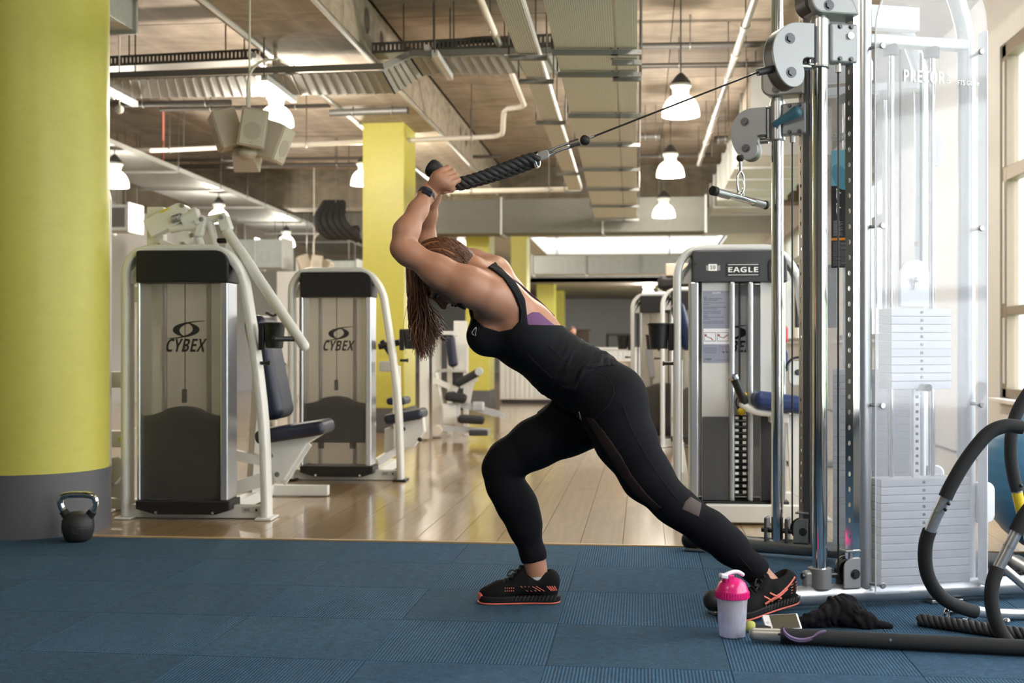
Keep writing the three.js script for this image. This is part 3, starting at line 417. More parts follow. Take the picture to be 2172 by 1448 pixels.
// selector tower: slanted right leg, dark head, two shroud sheets, arched stack
function tower(t, o = {}) {
  const path = [[-0.366, 0.004], [-0.366, 1.366], [0.135, 1.366], [0.232, 1.24], [0.3, 0.81], [0.34, 0.46], [0.352, 0.004]];
  const pts = fillet(path, [0, 0.15, 0.1, 0.12, 0.3, 0.3, 0], 10);
  const fm = o.frame || M.cream;
  mesh('frame', sweepRect(pts, 0.038, 0.105, { raw: true, r: 0.012 }), fm, t);
  mesh('inner_web', extrude(shape([[-0.347, 1.19], [-0.292, 1.19], [-0.292, 1.345], [-0.25, 1.347], [-0.347, 1.25]]), 0.02).translate(0, 0, -0.01), fm, t);
  mesh('base_rail', rbox(0.69, 0.066, 0.05, -0.008, 0.035, -0.02), fm, t);
  for (const x of [-0.366, 0.352]) mesh('foot', rbox(0.085, 0.012, 0.16, x, 0.007, 0, 0.004), o.footMat || fm, t);
  const head = mesh('head_cover', extrude(roundRect(0.47, 0.16, [0.004, 0.004, 0.07, 0.015], -0.06, 1.273), 0.2, 0.008).translate(0, 0, -0.12), o.headMat || headMat, t);
  mesh('bottom_cover', extrude(shape([[-0.295, 0.098], [0.183, 0.098], [0.183, 0.052], [0.11, 0.03], [-0.2, 0.03], [-0.295, 0.056]]), 0.2, 0.006).translate(0, 0, -0.115), M.black, t);
  for (const [x, w] of [[-0.287, 0.018], [0.15, 0.04]]) mesh('side_extrusion', rbox(w, 1.1, 0.17, x, 0.645, -0.02, 0.01), M.alu, t);
  if (!o.slot) {
    mesh('front_shroud', rbox(0.41, 1.095, 0.004, -0.076, 0.645, 0.052, 0.002), shroudMat, t); mesh('rear_shroud', rbox(0.41, 1.095, 0.004, -0.076, 0.645, -0.1, 0.002), shroudClear, t);
    const top = o.stackTop ?? 0.52, bot = o.stackBottom ?? 0.1; const s = new THREE.Shape(); s.moveTo(-0.2, bot); s.lineTo(0.2, bot); s.lineTo(0.2, top); s.quadraticCurveTo(0.12, top + 0.008, 0.085, top + 0.035); s.quadraticCurveTo(0, top + 0.062, -0.085, top + 0.035); s.quadraticCurveTo(-0.12, top + 0.008, -0.2, top); s.closePath();
    mesh('weight_stack', extrude(s, 0.05, 0.004).translate(-0.076, 0, -0.03), plateDark, t);
    for (const x of [-0.19, 0.04]) mesh('guide_rod', cyl(0.013, 1.08, x, 0.645, -0.045, 'y', 12), M.steel, t);
    mesh('selector_cable', cyl(0.0028, 0.62, -0.076, 0.9, -0.02, 'y', 8), M.black, t); mesh('cable_clevis', rbox(0.025, 0.07, 0.02, -0.076, 0.62, -0.01), M.black, t);
    logo(t, -0.045, 0.955, 0.0555);
    mesh('cable', cyl(0.006, 1.0, -0.315, 0.86, -0.01, 'y', 8), M.black, t);
  }
  mesh('nameplate', box(0.09, 0.03, 0.002, 0.27, 0.045, 0.007), std([0.55, 0.55, 0.52], 0.5), t); mesh('nameplate_print', [box(0.03, 0.003, 0.001, 0.25, 0.05, 0.0085), box(0.03, 0.003, 0.001, 0.25, 0.043, 0.0085), box(0.012, 0.012, 0.001, 0.3, 0.045, 0.0085)], logoMat, t, { kind: 'stuff' });
  mesh('cover_bolts', bolts([[-0.19, 0.04, 0.09], [0.1, 0.04, 0.09]], 0.005, M.chrome), M.chrome, t, { kind: 'stuff' });
  return t;
}
function cup(t, x, y, z, side = 1) { // bottle holder on a leg
  const c = mesh('cup_holder', [lathe([[0.001, 0], [0.04, 0], [0.043, 0.004], [0.053, 0.118], [0.058, 0.12], [0.058, 0.13], [0.053, 0.13], [0.05, 0.118], [0.04, 0.006], [0.001, 0.006]], 28).translate(x + side * 0.075, y, z), rbox(0.03, 0.14, 0.05, x + side * 0.012, y + 0.06, z, 0.008)], M.black, t);
  mesh('peg', [rod(V(x, y - 0.075, z), V(x + side * 0.05, y - 0.075, z), 0.009, 0.009), cyl(0.013, 0.008, x + side * 0.05, y - 0.075, z, 'x', 14)], M.black, c);
}
const pad = (w, h, d, x, y, z, rx = 0, ry = 0, rz = 0) => rbox(w, h, d, x, y, z, Math.min(h, w, d) * 0.42, rx, ry, rz, 5);
{ // front-left machine: overhead press
  const t = thing('weight_machine', 'nearest white weight machine with press linkage on top, beside the round column', 'weight machine', [...ph(421, 1099).toArray()], 0.05, 'selector weight machines');
  tower(t, { footMat: M.cream });
  // linkage standing behind the head
  const Z = -0.16, X = p => (p - 421) / 418, Y = p => 0.87 - (p - 735) / 418 + 0.0, P = (x, y, z = Z) => V(X(x), Y(y), z);
  mesh('rear_post', [rbox(0.09, 0.62, 0.06, X(300), Y(500) - 0.14, Z - 0.05, 0.006)], M.cream, t);
  mesh('linkage_plate', [T(extrude(roundRect(0.235, 0.1, [0.01, 0.05, 0.05, 0.01]), 0.09, 0.005), X(335), Y(458), Z - 0.045, 0, 0, 0.46)], M.cream, t);
  mesh('warning_sticker', T(box(0.05, 0.028, 0.002), X(333), Y(443), Z + 0.048, 0, 0, 0.42), sticker, t); mesh('warning_band', T(box(0.05, 0.009, 0.002), X(332), Y(440), Z + 0.049, 0, 0, 0.42), M.yellow, t);
  mesh('pivot_barrel', [rod(P(368, 462, Z + 0.02), P(402, 448, Z + 0.02), 0.038, 0.038, 18), rod(P(340, 480, Z + 0.02), P(398, 472, Z + 0.02), 0.022, 0.022, 14)], M.cream, t);
  mesh('clevis_plate', T(extrude(roundRect(0.03, 0.09, 0.014), 0.06, 0.004), X(399), Y(453), Z - 0.01, 0, 0, 0.3), M.cream, t);
  mesh('spring', Array.from({ length: 6 }, (_, i) => T(new THREE.TorusGeometry(0.018, 0.003, 6, 14), X(352 + i * 3), Y(460 - i), Z + 0.055, 0, 1.3, 0.3)), M.steel, t);
  mesh('link_arm', [rod(P(385, 462), P(412, 535), 0.023, 0.021, 16)], M.cream, t); mesh('link_arm', [rod(P(424, 460), P(441, 535), 0.021, 0.02, 16)], M.cream, t);
  mesh('cross_link', [beam(P(408, 472), P(416, 452), 0.05, 0.05), rod(P(408, 462), P(460, 452), 0.022, 0.022, 16)], M.cream, t);
  mesh('rear_clevis', T(extrude(roundRect(0.055, 0.085, [0.012, 0.012, 0.026, 0.026]), 0.07, 0.005), X(458), Y(466), Z - 0.035, 0, 0, 0.35), M.cream, t); mesh('front_clevis', T(extrude(roundRect(0.04, 0.11, 0.018), 0.05, 0.005), X(407), Y(475), Z - 0.01, 0, 0, -0.25), M.cream, t);
  mesh('cam', [cyl(0.038, 0.03, X(376), Y(501), Z + 0.04, 'z', 28), cyl(0.016, 0.04, X(374), Y(512), Z + 0.045, 'z', 18)], M.cream, t);
  mesh('pivot_bolt', bolts([[X(369), Y(430), Z + 0.05], [X(411), Y(460), Z + 0.05], [X(455), Y(456), Z + 0.05], [X(392), Y(495), Z + 0.06], [X(374), Y(514), Z + 0.07], [X(317), Y(514), Z + 0.03]], 0.008), M.steel, t, { kind: 'stuff' });
  mesh('mounting_gusset', extrude(shape([[X(315), 1.36], [X(372), 1.36], [X(350), 1.4], [X(318), 1.43]]), 0.03).translate(0, 0, Z), M.cream, t);
  mesh('stop_peg', cyl(0.014, 0.05, X(490), Y(520), Z + 0.03, 'x', 14), M.black, t); mesh('hub_peg', cyl(0.014, 0.05, X(452), Y(505), Z, 'x', 14), M.black, t);
  const arm = mesh('press_arm', [rod(P(462, 485), P(663, 733, 0.16), 0.027, 0.026, 18), ball(0.026, X(663), Y(733), 0.16)], M.cream, t); mesh('grip', [rod(P(606, 719, 0.2), P(648, 719, 0.13), 0.013, 0.013, 14), ball(0.014, X(606), Y(719), 0.2)], M.black, arm);
  cup(t, 0.318, 0.862, 0.01);
  // seat and back pad behind the slanted leg
  mesh('back_pad', pad(0.12, 0.56, 0.3, 0.27, 0.76, -0.36, 0, 0, 0.2), M.navy, t, { label: 'dark navy padded backrest' });
  const st = mesh('seat_pad', pad(0.37, 0.075, 0.3, 0.43, 0.425, -0.28, 0, 0, 0.155), M.navy, t, { label: 'dark navy padded seat' });
  mesh('seat_bracket', extrude(shape([[0.27, 0.37], [0.59, 0.44], [0.58, 0.41], [0.5, 0.36], [0.38, 0.17], [0.33, 0.16]]), 0.1, 0.006).translate(0, 0, -0.33), M.cream, t); mesh('bracket_bolt', bolts([[0.31, 0.3, -0.225], [0.345, 0.2, -0.225]], 0.009, M.steel), M.steel, t, { kind: 'stuff' });
  mesh('seat_strut', [beam(V(0.5, 0.36, -0.28), V(0.36, 0.15, -0.28), 0.03, 0.04), beam(V(0.1, 0.12, -0.28), V(0.36, 0.2, -0.28), 0.08, 0.07), beam(V(0.1, 0.3, -0.28), V(0.34, 0.25, -0.28), 0.06, 0.05)], M.cream, t);
  mesh('rear_base', [rbox(0.07, 0.06, 0.9, 0.12, 0.035, -0.5), rbox(0.5, 0.06, 0.06, 0.22, 0.035, -0.93), rbox(0.1, 0.012, 0.1, 0.24, 0.008, -0.12)], M.cream, t);
  mesh('pad_post', [beam(V(0.12, 0.05, -0.6), V(0.2, 1.0, -0.5), 0.06, 0.08)], M.cream, t);
}
{ // second machine
  const c = ph(737, 1018), t = thing('weight_machine', 'second white weight machine in front of the lime pillar', 'weight machine', [c.x, 0, c.z], 0.03, 'selector weight machines');
  tower(t, { footMat: M.black, stackTop: 0.5, stackBottom: 0.245 });
  for (let i = 0; i < 2; i++) mesh('stack_bumper', cyl(0.02, 0.04, -0.18 + i * 0.21, 0.225, -0.02, 'y', 14), M.black, t);
  cup(t, 0.33, 0.855, -0.1); mesh('padded_lever', [rod(V(0.18, 0.87, -0.14), V(0.32, 0.9, -0.14), 0.022), rod(V(0.2, 0.91, -0.14), V(0.26, 0.82, -0.14), 0.018)], M.black, t);
  mesh('seat_pad', pad(0.26, 0.07, 0.3, 0.34, 0.405, -0.28, 0, 0, 0.17), M.navy, t, { label: 'dark navy padded seat' }); mesh('lower_pad', pad(0.13, 0.05, 0.26, 0.26, 0.5, -0.45), M.navy, t);
  mesh('seat_bracket', extrude(shape([[0.2, 0.32], [0.46, 0.41], [0.47, 0.3], [0.4, 0.2], [0.2, 0.16]]), 0.1, 0.006).translate(0, 0, -0.33), M.cream, t); mesh('bracket_bolt', bolts([[0.27, 0.33, -0.225], [0.33, 0.32, -0.225], [0.44, 0.25, -0.225]], 0.01), M.bolt, t, { kind: 'stuff' });
  mesh('side_arm', [rbox(0.1, 0.07, 0.05, 0.24, 0.74, -0.12, 0.01), beam(V(0.3, 0.74, -0.12), V(0.3, 0.2, -0.2), 0.05, 0.05)], M.cream, t); mesh('rear_base', [rbox(0.07, 0.06, 0.8, 0.16, 0.035, -0.45), beam(V(0.16, 0.1, -0.2), V(0.34, 0.22, -0.28), 0.05, 0.05)], M.cream, t);
  mesh('adjust_knob', ball(0.024, 0.25, 0.42, -0.36), M.yellow, t);
}
{ // machine hidden behind the round column
  const c = ph(120, 1082), t = thing('weight_machine', 'white machine mostly hidden behind the round lime column', 'weight machine', [c.x, 0, c.z], 0, 'selector weight machines'), s = 2550 / 6.45, X = p => (p - 120) / s, Y = p => 0.87 - (p - 735) / s;
  mesh('tall_frame', sweepRect(fillet([[X(60), Y(392)], [X(228), Y(392)], [X(228), Y(1000)]], 0.1), 0.034, 0.09, { raw: true }), M.cream, t);
  mesh('rear_frame', [sweepRect(fillet([[X(190), Y(566)], [X(252), Y(566)], [X(252), Y(1080)]], 0.09), 0.03, 0.09, { raw: true }).translate(0, 0, -0.5)], M.cream, t);
  for (const [y0, y1, z] of [[602, 636, -0.4], [788, 822, -0.1], [915, 950, -0.15]]) mesh('cross_bar', rbox(0.16, (y1 - y0) / s, 0.06, X(232), Y((y0 + y1) / 2), z, 0.006), M.cream, t);
  mesh('warning_sticker', box(0.055, 0.038, 0.002, X(245), Y(936), -0.118), sticker, t); mesh('warning_band', box(0.055, 0.012, 0.002, X(245), Y(932), -0.117), M.yellow, t);
  mesh('cam_plate', extrude(shape([[X(205), Y(1052)], [X(262), Y(1060)], [X(262), Y(985)], [X(240), Y(968)], [X(205), Y(975)]]), 0.03, 0.004).translate(0, 0, -0.12), M.cream, t); mesh('cam_link', [beam(V(X(230), Y(1020), -0.07), V(X(264), Y(975), -0.07), 0.05, 0.05)], M.cream, t); mesh('cam_bolt', bolts([[X(233), Y(1020), -0.06]], 0.012, M.steel), M.steel, t, { kind: 'stuff' });
  mesh('red_pad', pad(0.05, 0.3, 0.2, X(232), Y(720), -0.6), M.red, t, { label: 'red pad glimpsed past the column' }); mesh('navy_pad', pad(0.05, 0.14, 0.2, X(233), Y(775), -0.6), M.navy, t); mesh('floor_rail', [rbox(0.3, 0.05, 0.07, X(235), 0.03, -0.1), rbox(0.06, 0.014, 0.1, X(240), 0.01, 0.06)], M.cream, t);
}
// ---------- right row ----------
const silverFrame = std([0.66, 0.67, 0.66], 0.38, 0.25);
const placard = canvasTex(256, 640, (c, w, h) => {
  c.fillStyle = '#8f93a3'; c.fillRect(0, 0, w, h); c.fillStyle = '#d8dae2'; c.font = 'bold 24px sans-serif'; c.textAlign = 'center'; c.fillText('GLUTE', 128, 26); c.textAlign = 'left'; c.fillStyle = '#3c4050'; c.font = 'bold 13px sans-serif';
  let y = 58; for (const s of ['Start', 'Adjust starting position for', 'comfortable support.', '', 'Select the foot to exercise and', 'position.', '', 'Place foot against the lower edge', 'behind the platform.', '', 'Keep heel in contact with', 'platform. Push foot back', '', 'Finish', 'Slowly return and repeat with', 'same leg.', '', 'Do not arch the back or move', 'in a sudden or forced manner']) { c.fillText(s, 8, y); y += s ? 15 : 8; }
  c.fillStyle = '#e9eaee'; c.fillRect(6, 336, 244, 140); c.strokeStyle = '#222'; c.lineWidth = 9; for (const x of [20, 140]) { c.fillStyle = '#a02020'; c.beginPath(); c.arc(x + 8, 396, 10, 0, 7); c.fill(); c.strokeStyle = '#9a9a9a'; c.beginPath(); c.moveTo(x + 10, 408); c.lineTo(x + 52, 420); c.stroke(); c.strokeStyle = '#a03a32'; c.beginPath(); c.moveTo(x + 52, 420); c.lineTo(x + (x > 100 ? 92 : 74), x > 100 ? 392 : 440); c.stroke(); c.strokeStyle = '#555'; c.lineWidth = 4; c.strokeRect(x - 6, 372, 104, 76); c.lineWidth = 9; }
  c.fillStyle = '#5b6070'; for (let i = 0; i < 4; i++) c.fillRect(10, 508 + i * 14, 120, 4); c.strokeStyle = '#6a2a2a'; c.lineWidth = 2; for (let i = 0; i < 3; i++) c.strokeRect(156 + i * 30, 496, 22, 52); c.fillStyle = '#222'; c.fillRect(186, 540, 12, 14); c.fillRect(220, 540, 10, 12); c.font = 'bold italic 22px sans-serif'; c.fillText('CYBEX', 12, 618); c.fillStyle = '#5b6070'; c.fillRect(130, 614, 116, 3);
});
const card10 = canvasTex(128, 96, (c, w, h) => { c.fillStyle = '#f4f4f2'; c.fillRect(0, 0, w, h); c.fillStyle = '#151515'; c.font = 'bold 78px serif'; c.textAlign = 'center'; c.fillText('10', w / 2, 74); });
const flat = (w, h, x, y, z) => { const g = new THREE.PlaneGeometry(w, h); return g.translate(x, y, z); };
function slotFront(t, full = true) { // user side: two shrouds with the stack slot between
  const w = [[-0.178, 0.135], [0.105, 0.12]];
  for (const [x, ww] of w) { mesh('front_shroud', rbox(ww, 1.095, 0.004, x, 0.645, 0.052, 0.002), std([0.8, 0.8, 0.77], 0.35, 0, { transmission: 0.25, thickness: 0 }), t); mesh('stack_cover', rbox(ww - 0.005, 0.42, 0.012, x, 0.31, 0.062, 0.004), std([0.07, 0.072, 0.077], 0.5), t); }
  for (const x of [-0.285, -0.096, -0.005]) mesh('post', rbox(x < -0.2 ? 0.045 : 0.026, 1.1, 0.12, x, 0.645, 0.02, 0.01), M.alu, t);
  mesh('rear_sheet', rbox(0.42, 1.09, 0.006, -0.07, 0.645, -0.1, 0.002), std([0.84, 0.84, 0.82], 0.4), t); mesh('lift_cable', cyl(0.005, 0.7, -0.055, 0.86, 0.02, 'y', 8), M.black, t);
  for (let i = 0; i < 13; i++) mesh('weight_plate', [rbox(0.062, 0.022, 0.06, -0.05, 0.14 + i * 0.031, 0.01, 0.003)], plateDark, t);
  if (full) { for (let i = 0; i < 13; i++) mesh('plate_tag', [box(0.018, 0.014, 0.002, -0.07, 0.14 + i * 0.031, 0.041), box(0.018, 0.014, 0.002, -0.032, 0.14 + i * 0.031, 0.041)], M.white, t, { kind: 'stuff' }); mesh('selector_pin', [ball(0.02, -0.05, 0.545, 0.05), cyl(0.006, 0.06, -0.05, 0.545, 0.02, 'z', 8)], M.yellow, t, { label: 'yellow selector pin' }); mesh('selector_pin', [ball(0.022, -0.042, 0.63, 0.06, 1, 0.7, 1)], M.yellow, t, { label: 'yellow lower knob' }); mesh('pin_leash', tube([V(-0.05, 0.63, 0.03), V(-0.075, 0.6, 0.05), V(-0.068, 0.565, 0.05), V(-0.05, 0.545, 0.05)], 0.004, 16, 6), M.black, t); }
}
{
  const c = ph(1591, 1100), t = thing('weight_machine', 'grey weight machine with a white 10 card and an instruction placard', 'weight machine', [c.x, 0, c.z], 0.02, 'selector weight machines'), s = 419, X = p => (p - 1591) / s, Y = p => 0.87 - (p - 735) / s;
  tower(t, { slot: true, frame: silverFrame, headMat: std([0.04, 0.041, 0.048], 0.5) }); slotFront(t);
  mesh('placard', flat(0.138, 0.36, X(1519), Y(693), 0.056), std([1, 1, 1], 0.5, 0, { map: placard }), t, { keepUV: true });
  mesh('number_card', flat(0.042, 0.034, X(1510), Y(569), 0.0815), std([1, 1, 1], 0.6, 0, { map: card10 }), t, { keepUV: true }); mesh('card_tape', [box(0.07, 0.026, 0.0006, X(1511), Y(570), 0.0806)], std([0.3, 0.3, 0.31], 0.4), t);
  const pl = mesh('badge', [box(0.166, 0.062, 0.004, X(1573), Y(574), 0.0815)], M.black, t); mesh('badge_lettering', text('EAGLE', 0.026, 0.002, font, { w: 0.148 }).translate(X(1573), Y(574), 0.084), M.white, pl); mesh('badge_rule', [box(0.15, 0.003, 0.002, X(1573), Y(563.5), 0.084), box(0.15, 0.003, 0.002, X(1573), Y(585), 0.084)], M.white, pl);
  mesh('head_inset', extrude(roundRect(0.075, 0.125, 0.03, X(1640), Y(576)), 0.01, 0.003).translate(0, 0, 0.076), M.black, t); mesh('head_bolts', bolts([[X(1475), Y(562), 0.082], [X(1475), Y(597), 0.082]], 0.005), M.bolt, t, { kind: 'stuff' });
  logo(t, X(1562), Y(705), -0.092, 0.9); cup(t, -0.385, 0.86, 0.0, -1);
  const sb = mesh('kick_arm', [tube([V(X(1566), Y(853), 0.22), V(X(1590), Y(866), 0.22), V(X(1640), Y(874), 0.2), V(X(1645), Y(890), 0.18)], 0.02, 20, 10)].flat(), M.cream, t); mesh('handle_grip', [rod(V(X(1570), Y(850), 0.22), V(X(1547), Y(797), 0.26), 0.021, 0.021, 16)], M.black, sb); mesh('grip_cap', [rod(V(X(1548), Y(800), 0.258), V(X(1545), Y(793), 0.262), 0.023, 0.023, 16)], M.chrome, sb);
  mesh('knee_pad', pad(0.3, 0.085, 0.2, X(1650), Y(850), 0.18, 0, 0, -0.13), M.blueVinyl, t, { label: 'royal blue vinyl pad' }); mesh('pad_support', [beam(V(X(1640), Y(880), 0.18), V(X(1640), Y(1090), 0.1), 0.05, 0.06), rbox(0.09, 0.05, 0.1, X(1640), Y(880), 0.18)], M.cream, t);
  mesh('side_cam', [extrude(roundRect(0.085, 0.12, 0.03, X(1682), Y(790)), 0.02, 0.004).translate(0, 0, 0.1), T(extrude(roundRect(0.1, 0.42, 0.045), 0.02, 0.004), X(1688), Y(960), 0.05, 0, 0, 0.05)], std([0.72, 0.71, 0.66], 0.45), t); mesh('cam_rim', T(new THREE.TorusGeometry(0.055, 0.006, 6, 24, Math.PI), X(1683), Y(780), 0.125), M.navy, t); mesh('cam_bolt', bolts([[X(1683), Y(788), 0.125]], 0.01), M.bolt, t, { kind: 'stuff' });
  mesh('red_cushion', pad(0.06, 0.1, 0.16, X(1672), Y(708), -0.3), M.red, t, { label: 'red cushion behind the pad' }); mesh('back_roll', pad(0.05, 0.12, 0.18, X(1668), Y(765), -0.2), M.blueVinyl, t); mesh('rear_base', [rbox(0.62, 0.07, 0.06, 0.1, 0.06, -0.35), rbox(0.07, 0.06, 0.7, -0.2, 0.035, -0.4)], M.cream, t); mesh('outer_rail', rbox(0.55, 0.085, 0.06, 0.04, 0.055, 0.2), M.cream, t);
  mesh('rear_panel', [rbox(0.05, 0.6, 0.09, X(1445), 0.5, -0.3), beam(V(X(1465), 0.1, -0.3), V(X(1440), 0.5, -0.3), 0.04, 0.04)], M.cream, t); mesh('thigh_pad', pad(0.07, 0.26, 0.16, X(1455), Y(690), -0.28, 0, 0, 0.25), M.blueVinyl, t);
}
for (const [px, d, label, q] of [[1496, 10.4, 'grey machine just behind the one with the 10 card', 0], [1424, 11.4, 'farther grey arched machine, leftmost of the right row', 1]]) {
  const c = at(px, 735, d), t = thing('weight_machine', label, 'weight machine', [c.x, 0, c.z], 0, 'selector weight machines');
  tower(t, { frame: silverFrame, stackTop: 0.48 }); cup(t, -0.385, 0.845, 0, -1); mesh('rear_base', [rbox(0.07, 0.06, 0.7, -0.2, 0.035, -0.4)], M.cream, t);
  if (q) { mesh('arm_rest', [rbox(0.2, 0.16, 0.1, -0.47, 0.66, -0.1, 0.03), rod(V(-0.5, 0.68, -0.1), V(-0.42, 0.68, 0.05), 0.02)], M.beige, t); mesh('side_pad', pad(0.06, 0.3, 0.14, -0.2, 0.72, 0.1, 0, 0, 0.15), std([0.28, 0.3, 0.34], 0.5), t); mesh('lever', [beam(V(-0.5, 0.58, -0.1), V(-0.48, 0.05, -0.1), 0.06, 0.06)], M.beige, t); }
}
{
  const c = at(1440, 735, 12.9), t = thing('weight_machine', 'tall machine head with beige cap rising behind the grey machines', 'weight machine', [c.x, 0, c.z], 0, 'selector weight machines');
  mesh('head_cover', rbox(0.5, 0.16, 0.2, 0.02, 1.55, 0, 0.06), headMat, t); mesh('cap', rbox(0.4, 0.13, 0.2, 0.06, 1.69, 0, 0.01), M.beige, t); mesh('frame', [rbox(0.05, 1.5, 0.1, -0.2, 0.75, 0), rbox(0.05, 1.5, 0.1, 0.24, 0.75, 0), rbox(0.5, 0.06, 0.1, 0.02, 0.03, 0)], silverFrame, t);
}
// ---------- equipment further back on the left ----------
{
  const d = 11.2, s = 2550 / d, c = at(960, 735, d), t = thing('leg_machine', 'white leg press machine with black pads beside the second pillar', 'weight machine', [c.x, 0, c.z], YAW), X = p => (p - 960) / s, Y = p => 0.87 - (p - 735) / s;
  for (const [x, z] of [[900, 0], [922, -0.3]]) mesh('upright', rbox(0.085, Y(690) - 0.02, 0.1, X(x), Y(690) / 2, z, 0.01), M.cream, t);
  mesh('stack_panel', rbox(0.13, 0.5, 0.08, X(972), Y(735), -0.5), M.cream, t); mesh('stack_frame', [rbox(0.05, 0.9, 0.06, X(948), 0.45, -0.5), rbox(0.05, 0.9, 0.06, X(984), 0.45, -0.5)], M.cream, t); mesh('stack_block', rbox(0.1, 0.4, 0.06, X(966), 0.45, -0.5), M.charcoal, t);
  mesh('upper_pad', pad(0.09, 0.3, 0.2, X(956), Y(745), -0.2, 0, 0, 0.12), M.navy, t); mesh('upper_bracket', [rbox(0.14, 0.06, 0.1, X(946), Y(716), -0.2, 0.03)], M.black, t);
  mesh('back_pad', pad(0.25, 0.07, 0.24, X(994), Y(800), 0.1, 0, 0, 0.5), M.blackMatte, t, { label: 'black sloping pad' }); mesh('pad_frame', [beam(V(X(975), Y(815), 0.1), V(X(1012), Y(797), 0.1), 0.06, 0.08), beam(V(X(1003), Y(805), 0.1), V(X(994), Y(853), 0.1), 0.03, 0.04)], M.cream, t); mesh('end_roll', cyl(0.035, 0.25, X(1017), Y(787), 0.1, 'z', 18), M.silverLight, t);
  mesh('seat_pad', pad(0.2, 0.08, 0.26, X(968), Y(842), 0.05, 0, 0, -0.15), M.blackMatte, t, { label: 'black seat pad' }); mesh('seat_base', [rbox(0.13, 0.2, 0.16, X(953), Y(878), 0.05, 0.02), rbox(0.06, 0.16, 0.06, X(970), Y(865), 0.05)], M.cream, t);
  mesh('lower_pad', pad(0.24, 0.07, 0.24, X(1002), Y(885), 0.3, 0, 0, -0.06), M.blackMatte, t, { label: 'low black pad' }); mesh('lower_rail', [beam(V(X(972), Y(855), 0), V(X(1065), Y(880), 0), 0.07, 0.06), beam(V(X(930), Y(902), 0.3), V(X(1040), Y(910), 0.3), 0.07, 0.05), rbox(0.12, 0.09, 0.1, X(1014), Y(862), 0, 0.02)], M.silverLight, t);
  mesh('foot_roll', cyl(0.04, 0.16, X(935), Y(905), 0.45, 'z', 20), M.beige, t); mesh('foot_plate', rbox(0.17, 0.05, 0.2, X(1017), Y(912), 0.3, 0.01), M.charcoal, t); mesh('end_cap', cyl(0.03, 0.12, X(1066), Y(882), 0, 'z', 16), M.silverLight, t);
  mesh('link', [beam(V(X(920), Y(805), 0.1), V(X(972), Y(826), 0.1), 0.05, 0.05), rod(V(X(925), Y(790), 0.1), V(X(940), Y(860), 0.1), 0.02)], M.cream, t); mesh('rear_shelf', rbox(0.3, 0.03, 0.1, X(955), Y(787), -0.3), M.cream, t); mesh('rear_shelf', rbox(0.3, 0.05, 0.1, X(935), Y(707), -0.3), M.cream, t);
}
{
  const d = 9.3, s = 2550 / d, c = at(585, 735, d), t = thing('pulley_machine', 'white machine glimpsed between the two towers, with black arm pads', 'weight machine', [c.x, 0, c.z], YAW), X = p => (p - 585) / s, Y = p => 0.87 - (p - 735) / s;
  mesh('upright', rbox(0.03, Y(770) - 0.01, 0.06, X(582), Y(770) / 2, 0), M.cream, t); mesh('side_upright', rbox(0.06, Y(760), 0.08, X(570), Y(760) / 2, -0.15), M.beige, t); mesh('cross_beam', rbox(0.22, 0.1, 0.06, X(590), Y(866), 0.02), std([0.6, 0.58, 0.52], 0.5), t);
  mesh('black_arm', [tube([V(X(565), Y(745), 0), V(X(585), Y(768), 0), V(X(600), Y(775), 0)], 0.03, 14, 8), tube([V(X(590), Y(660), -0.1), V(X(575), Y(668), -0.1), V(X(560), Y(662), -0.1)], 0.012, 12, 6)].flat(), M.black, t); mesh('bell_crank', extrude(shape([[X(590), Y(790)], [X(615), Y(768)], [X(606), Y(830)], [X(596), Y(850)]]), 0.05, 0.005), M.cream, t);
  mesh('seat_frame', [rbox(0.25, 0.05, 0.2, X(585), Y(780), -0.2), rod(V(X(604), Y(865), 0), V(X(560), Y(920), 0), 0.012)], M.beige, t); mesh('floor_rail', rbox(0.5, 0.05, 0.06, X(585), 0.03, 0), M.cream, t); mesh('round_pad', ball(0.05, X(617), Y(850), 0, 1, 1, 1), M.navy, t);
}
{
  const c = at(1701, 628, 8.8), t = thing('wall_screen', 'narrow dark screen glimpsed between the cable machine poles', 'screen', [c.x, 0, c.z], YAW); mesh('screen_panel', rbox(0.3, 0.46, 0.05, 0.1, c.y, 0, 0.008), M.black, t); mesh('stand_pole', rbox(0.05, c.y - 0.2, 0.04, 0.1, (c.y - 0.2) / 2 + 0.01, -0.02), M.charcoal, t); mesh('stand_foot', rbox(0.36, 0.02, 0.3, 0.1, 0.011, -0.02), M.charcoal, t);
}

